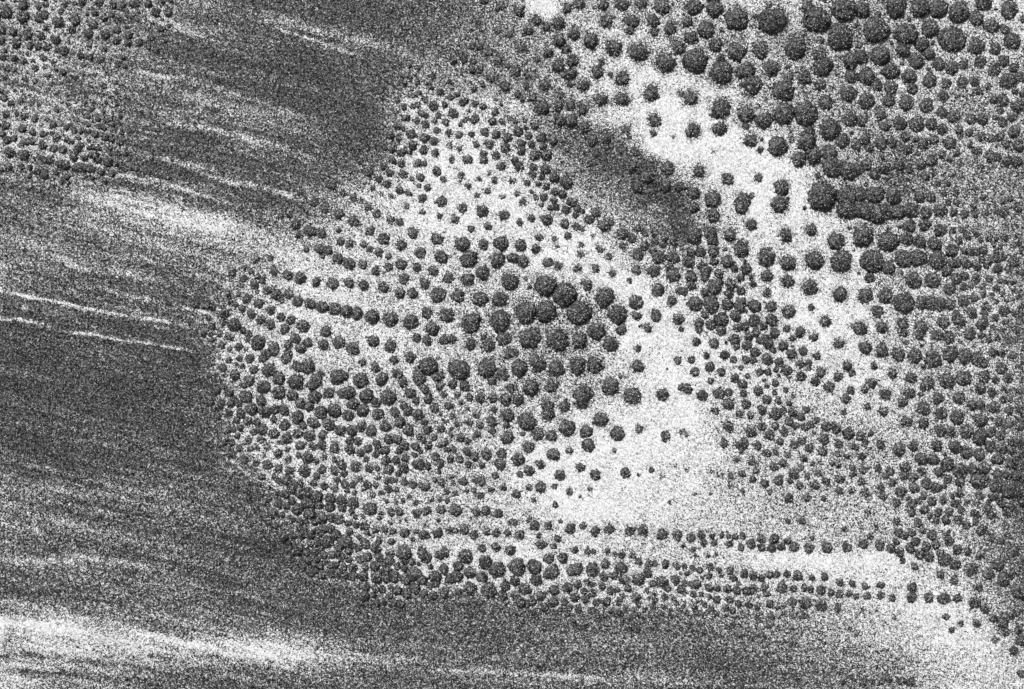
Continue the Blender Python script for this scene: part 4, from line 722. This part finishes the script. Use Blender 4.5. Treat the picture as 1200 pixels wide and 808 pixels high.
# where beads crowd, bare frost shows in the gaps
cr = np.zeros(RX.shape)
for b in info + beyond:
    for x, y, r in b['lobes']:
        i0, i1 = max(int(x - r - GX0), 0), min(int(x + r - GX0) + 2, nx)
        j0, j1 = max(int(y - r - GY0), 0), min(int(y + r - GY0) + 2, ny)
        if i1 > i0 and j1 > j0:
            cr[j0:j1, i0:i1][np.hypot(RX[j0:j1, i0:i1] - x, RY[j0:j1, i0:i1] - y) < r] = 1
# fine beads fill the gaps wherever beads are thick on the ground
thick = blur(cr, 13)
calm = ((RX > 380) & (RX < 740) & (RY > 230) & (RY < 640)) | ((RX > 560) & (RX < 830) & (RY > 100) & (RY < 300))
rowy = (GREY > 108) & (RY < 205) & (RX < np.where(RY < 60, 200, 150))
okf = ((thick > 0.36) & (GREY > 96) & ~calm & ((RX > 840) | (RX < 240))) | rowy
fill = []
fr = np.random.default_rng(99)
for x, y, t in fr.uniform((-4, -4, 0), (1204, 812, 1), (42000, 3)):
    j, i = int(y - GY0), int(x - GX0)
    if not okf[j, i]:
        continue
    r = 1.9 + 2.6 * t * t
    m = int(r + 2.2)
    if cr[j - m:j + m + 1, i - m:i + m + 1].any():
        continue
    cr[j - m + 1:j + m, i - m + 1:i + m] = 1
    fill.append(dict(c=(x, y), L=0, r=r, lobes=[(x, y, r)], d=2 * r))
small = small + fill
CROWD = np.clip((blur(cr, 9) - 0.3) / 0.3, 0, 1) * np.clip((GREY - 74) / 62, 0.1, 1)
GREY = GREY + CROWD * np.clip(np.where(RX > 850, 200, 212) - GREY, 0, None) * 0.85
LIGHT = cover(GREY)

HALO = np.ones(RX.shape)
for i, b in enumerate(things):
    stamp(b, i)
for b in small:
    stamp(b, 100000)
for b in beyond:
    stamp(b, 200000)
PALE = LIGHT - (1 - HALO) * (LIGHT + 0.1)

# ---------------------------------------------------------------- the ground


def ground():
    inner_x = np.arange(-24, 1224.1, 1.7)
    inner_y = np.arange(-24, 832.1, 1.7)

    def ext(a):
        lo, hi = a[0], a[-1]
        near = [4.5 * k for k in range(1, 38)]
        far, s, d = [], 12.0, near[-1]
        while d < 42000:
            d += s
            s *= 1.45
            far.append(d)
        q = np.array(near + far)
        return np.concatenate([(lo - q)[::-1], a, hi + q])
    xs, ys = ext(inner_x), ext(inner_y)
    X, Y = np.meshgrid(xs, ys)
    shape = X.shape
    ins = (X > -24) & (X < 1224) & (Y > -24) & (Y < 832)
    X = X + np.where(ins, rng.normal(0, .35, shape), 0)
    Y = Y + np.where(ins, rng.normal(0, .35, shape), 0)
    ci = np.clip(np.round((X - GX0) / GS), 0, nx - 1).astype(int)
    cj = np.clip(np.round((Y - GY0) / GS), 0, ny - 1).astype(int)
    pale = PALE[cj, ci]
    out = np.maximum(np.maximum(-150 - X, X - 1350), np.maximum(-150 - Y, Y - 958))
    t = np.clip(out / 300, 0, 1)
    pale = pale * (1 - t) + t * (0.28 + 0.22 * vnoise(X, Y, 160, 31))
    near = np.clip(1 - np.maximum(out, 0) / 400, 0, 1)
    z = (rng.normal(0, .42, shape) + 1.6 * vnoise(X, Y, 60, 32) + 0.9 * np.clip(pale, 0, 1)) * near
    wx, wy = to_world(X, Y)
    V = np.stack([wx, wy, z * PX], -1).reshape(-1, 3)
    h, w = shape
    idx = np.arange(h * w).reshape(h, w)
    a, b, c, d = idx[:-1, :-1].ravel(), idx[:-1, 1:].ravel(), idx[1:, 1:].ravel(), idx[1:, :-1].ravel()
    F = np.concatenate([np.stack([a, d, c], 1), np.stack([a, c, b], 1)])
    o = link_mesh("ground", V, F, M_GROUND)
    at = o.data.attributes.new("pale", 'FLOAT', 'POINT')
    at.data.foreach_set("value", pale.ravel().astype(np.float32))
    o['kind'] = 'structure'
    o['label'] = 'pale grainy ground streaked with bands of dark grit'
    return o


ground()

# ---------------------------------------------------------------- beads that are things
UNITS = "zero one two three four five six seven eight nine ten eleven twelve thirteen fourteen fifteen sixteen seventeen eighteen nineteen".split()
TENS = "x x twenty thirty forty fifty sixty seventy eighty ninety".split()


def say(n):
    n = max(0, min(100, int(round(n))))
    if n == 100:
        return "one hundred"
    return UNITS[n] if n < 20 else TENS[n // 10] + ("" if n % 10 == 0 else "-" + UNITS[n % 10])


def where(x, y):
    return f"{say(100 * x / W)} percent across and {say(100 * y / H)} percent down"


def look(i, b):
    x, y = b['c']
    gap, big = 99.0, 0
    for o in info:
        if o is b:
            continue
        d = math.hypot(o['c'][0] - x, o['c'][1] - y) - o['d'] / 2 - b['d'] / 2
        gap = min(gap, d)
        big += d < 1.5
    size = "biggest" if i == 0 else "huge" if b['r'] > 15 else "large" if b['r'] > 11.5 else "broad" if b['r'] > 9.3 else "middling"
    if len(b['lobes']) > 2:
        kind = "long dark mound of fused lumps"
    elif len(b['lobes']) == 2:
        kind = f"{size} dark twin mound"
    elif gap > 5:
        kind = f"{size} lone dark mound on white"
    elif big >= 3:
        kind = f"{size} dark mound crowded by neighbours"
    elif big >= 1:
        kind = f"{size} dark mound touching another"
    else:
        kind = f"{size} round dark mound"
    return kind


GROUPS = [("dark mounds massed in the upper corner beyond the white band", lambda x, y: x > 650 and y < 404 and (y < 1.05 * (x - 640) + 20)),
          ("dark mounds in the central pale patch", lambda x, y: 380 < x < 800 and 120 < y < 620),
          ("dark mounds along the lower pale strip", lambda x, y: y >= 560 and x > 380),
          ("dark mounds at the edge of the wiped area", lambda x, y: x <= 380 and y > 220),
          ("dark mounds in the upper striped corner", lambda x, y: x < 380),
          ("dark mounds around the white diagonal band", lambda x, y: True)]
taken = {}
for i, b in enumerate(things):
    x, y = b['c']
    wx, wy = to_world(x, y)
    lab = f"{look(i, b)}, {where(x, y)}"
    n = 0
    while lab in taken:
        n += 1
        lab = f"{look(i, b)}, {where(x + n * 5, y)}"
    taken[lab] = 1
    rg = np.random.default_rng(1000 + i)
    shag = float(fuzz(x, y))

    def one(lx, ly, r, ox, oy, name, parent):
        seg = int(np.clip(r * 3.2, 22, 52))
        rin = int(np.clip(r * 0.9, 7, 15))
        e = rg.uniform(.93, 1.07)
        V, F = dome(r * e, r / e, rg.uniform(0, 3.14), rin, seg, shag, rg)
        V = V * PX
        a, c = to_world(lx, ly)
        V[:, 0] += a - ox
        V[:, 1] += c - oy
        return link_mesh(name, V, F, M_BEAD, parent)
    if len(b['lobes']) == 1:
        root = one(*b['lobes'][0], wx, wy, "dark_mound", None)
    else:
        root = bpy.data.objects.new("dark_mound", None)
        scene.collection.objects.link(root)
        for lx, ly, r in b['lobes']:
            one(lx, ly, r, wx, wy, "lobe", root)
    root.location = (wx, wy, 0.0)
    root['label'] = lab
    root['category'] = 'mound'
    root['group'] = next(g for g, t in GROUPS if t(x, y))
    b['root'] = root

# ---------------------------------------------------------------- the smaller beads, past the three hundred
allv, allf, off = [], [], 0
for i, b in enumerate(small + beyond):
    rg = np.random.default_rng(50000 + i)
    for x, y, r in b['lobes']:
        big = r > 5
        e = rg.uniform(.9, 1.1)
        V, F = dome(r * e, r / e, rg.uniform(0, 3.14), 6 if big else 5, 22 if big else 16, float(fuzz(x, y)), rg)
        V = V * PX
        a, c = to_world(x, y)
        V[:, 0] += a
        V[:, 1] += c
        allv.append(V)
        allf.append(F + off)
        off += len(V)
o = link_mesh("small_mounds", np.concatenate(allv), np.concatenate(allf), M_BEAD)
o['kind'] = 'stuff'
o['label'] = 'countless small dark mounds scattered over the pale ground'

# ---------------------------------------------------------------- loose crystals and loose grit


def sample(density):
    """random points with that many per square cm"""
    n = rng.poisson(density)
    j, i = np.nonzero(n)
    c = n[j, i]
    j, i = np.repeat(j, c), np.repeat(i, c)
    return GX0 + i + rng.uniform(-.5, .5, len(i)), GY0 + j + rng.uniform(-.5, .5, len(i)), j, i


core = (RX > -60) & (RX < 1260) & (RY > -60) & (RY < 868)
onb = OWN >= 0
# white crystals: on the beads and on the dark ground
den = np.where(onb, 0.042, 0.019 * np.clip(1.15 - LIGHT, 0, 1) + 0.005) * core
x, y, j, i = sample(den)
z = HGT[j, i] + np.where(onb[j, i], 0.3, 0.6)
own = OWN[j, i]
free = (own < 0) | (own >= NTHING)
o = shards("frost_crystals", x[free], y[free], z[free], 0.75, M_CRYSTAL)
o['kind'] = 'stuff'
o['label'] = 'tiny white crystals glinting on the dark grit'
for k, b in enumerate(things):
    s = own == k
    if s.sum() < 1:
        continue
    wx, wy = to_world(*b['c'])
    p = shards("frost_speck", x[s], y[s], z[s], 0.75, M_CRYSTAL, b['root'], (wx, wy, 0.0))
    p['kind'] = 'stuff'
# dark grit on the paler ground, thicker round the shaggy beads
FZ = fuzz(RX, RY)
den = np.where(onb, 0, 0.03 * np.clip(1.1 - PALE, 0, 1) + 0.34 * (1 - HALO) * FZ + 0.012) * core
x, y, j, i = sample(den)
o = shards("dark_grit", x, y, np.full(len(x), 0.9), 0.8, M_GRIT)
o['kind'] = 'stuff'
o['label'] = 'loose dark grit strewn between the mounds'
print("things", len(things), "small", len(small), "beyond", len(beyond))
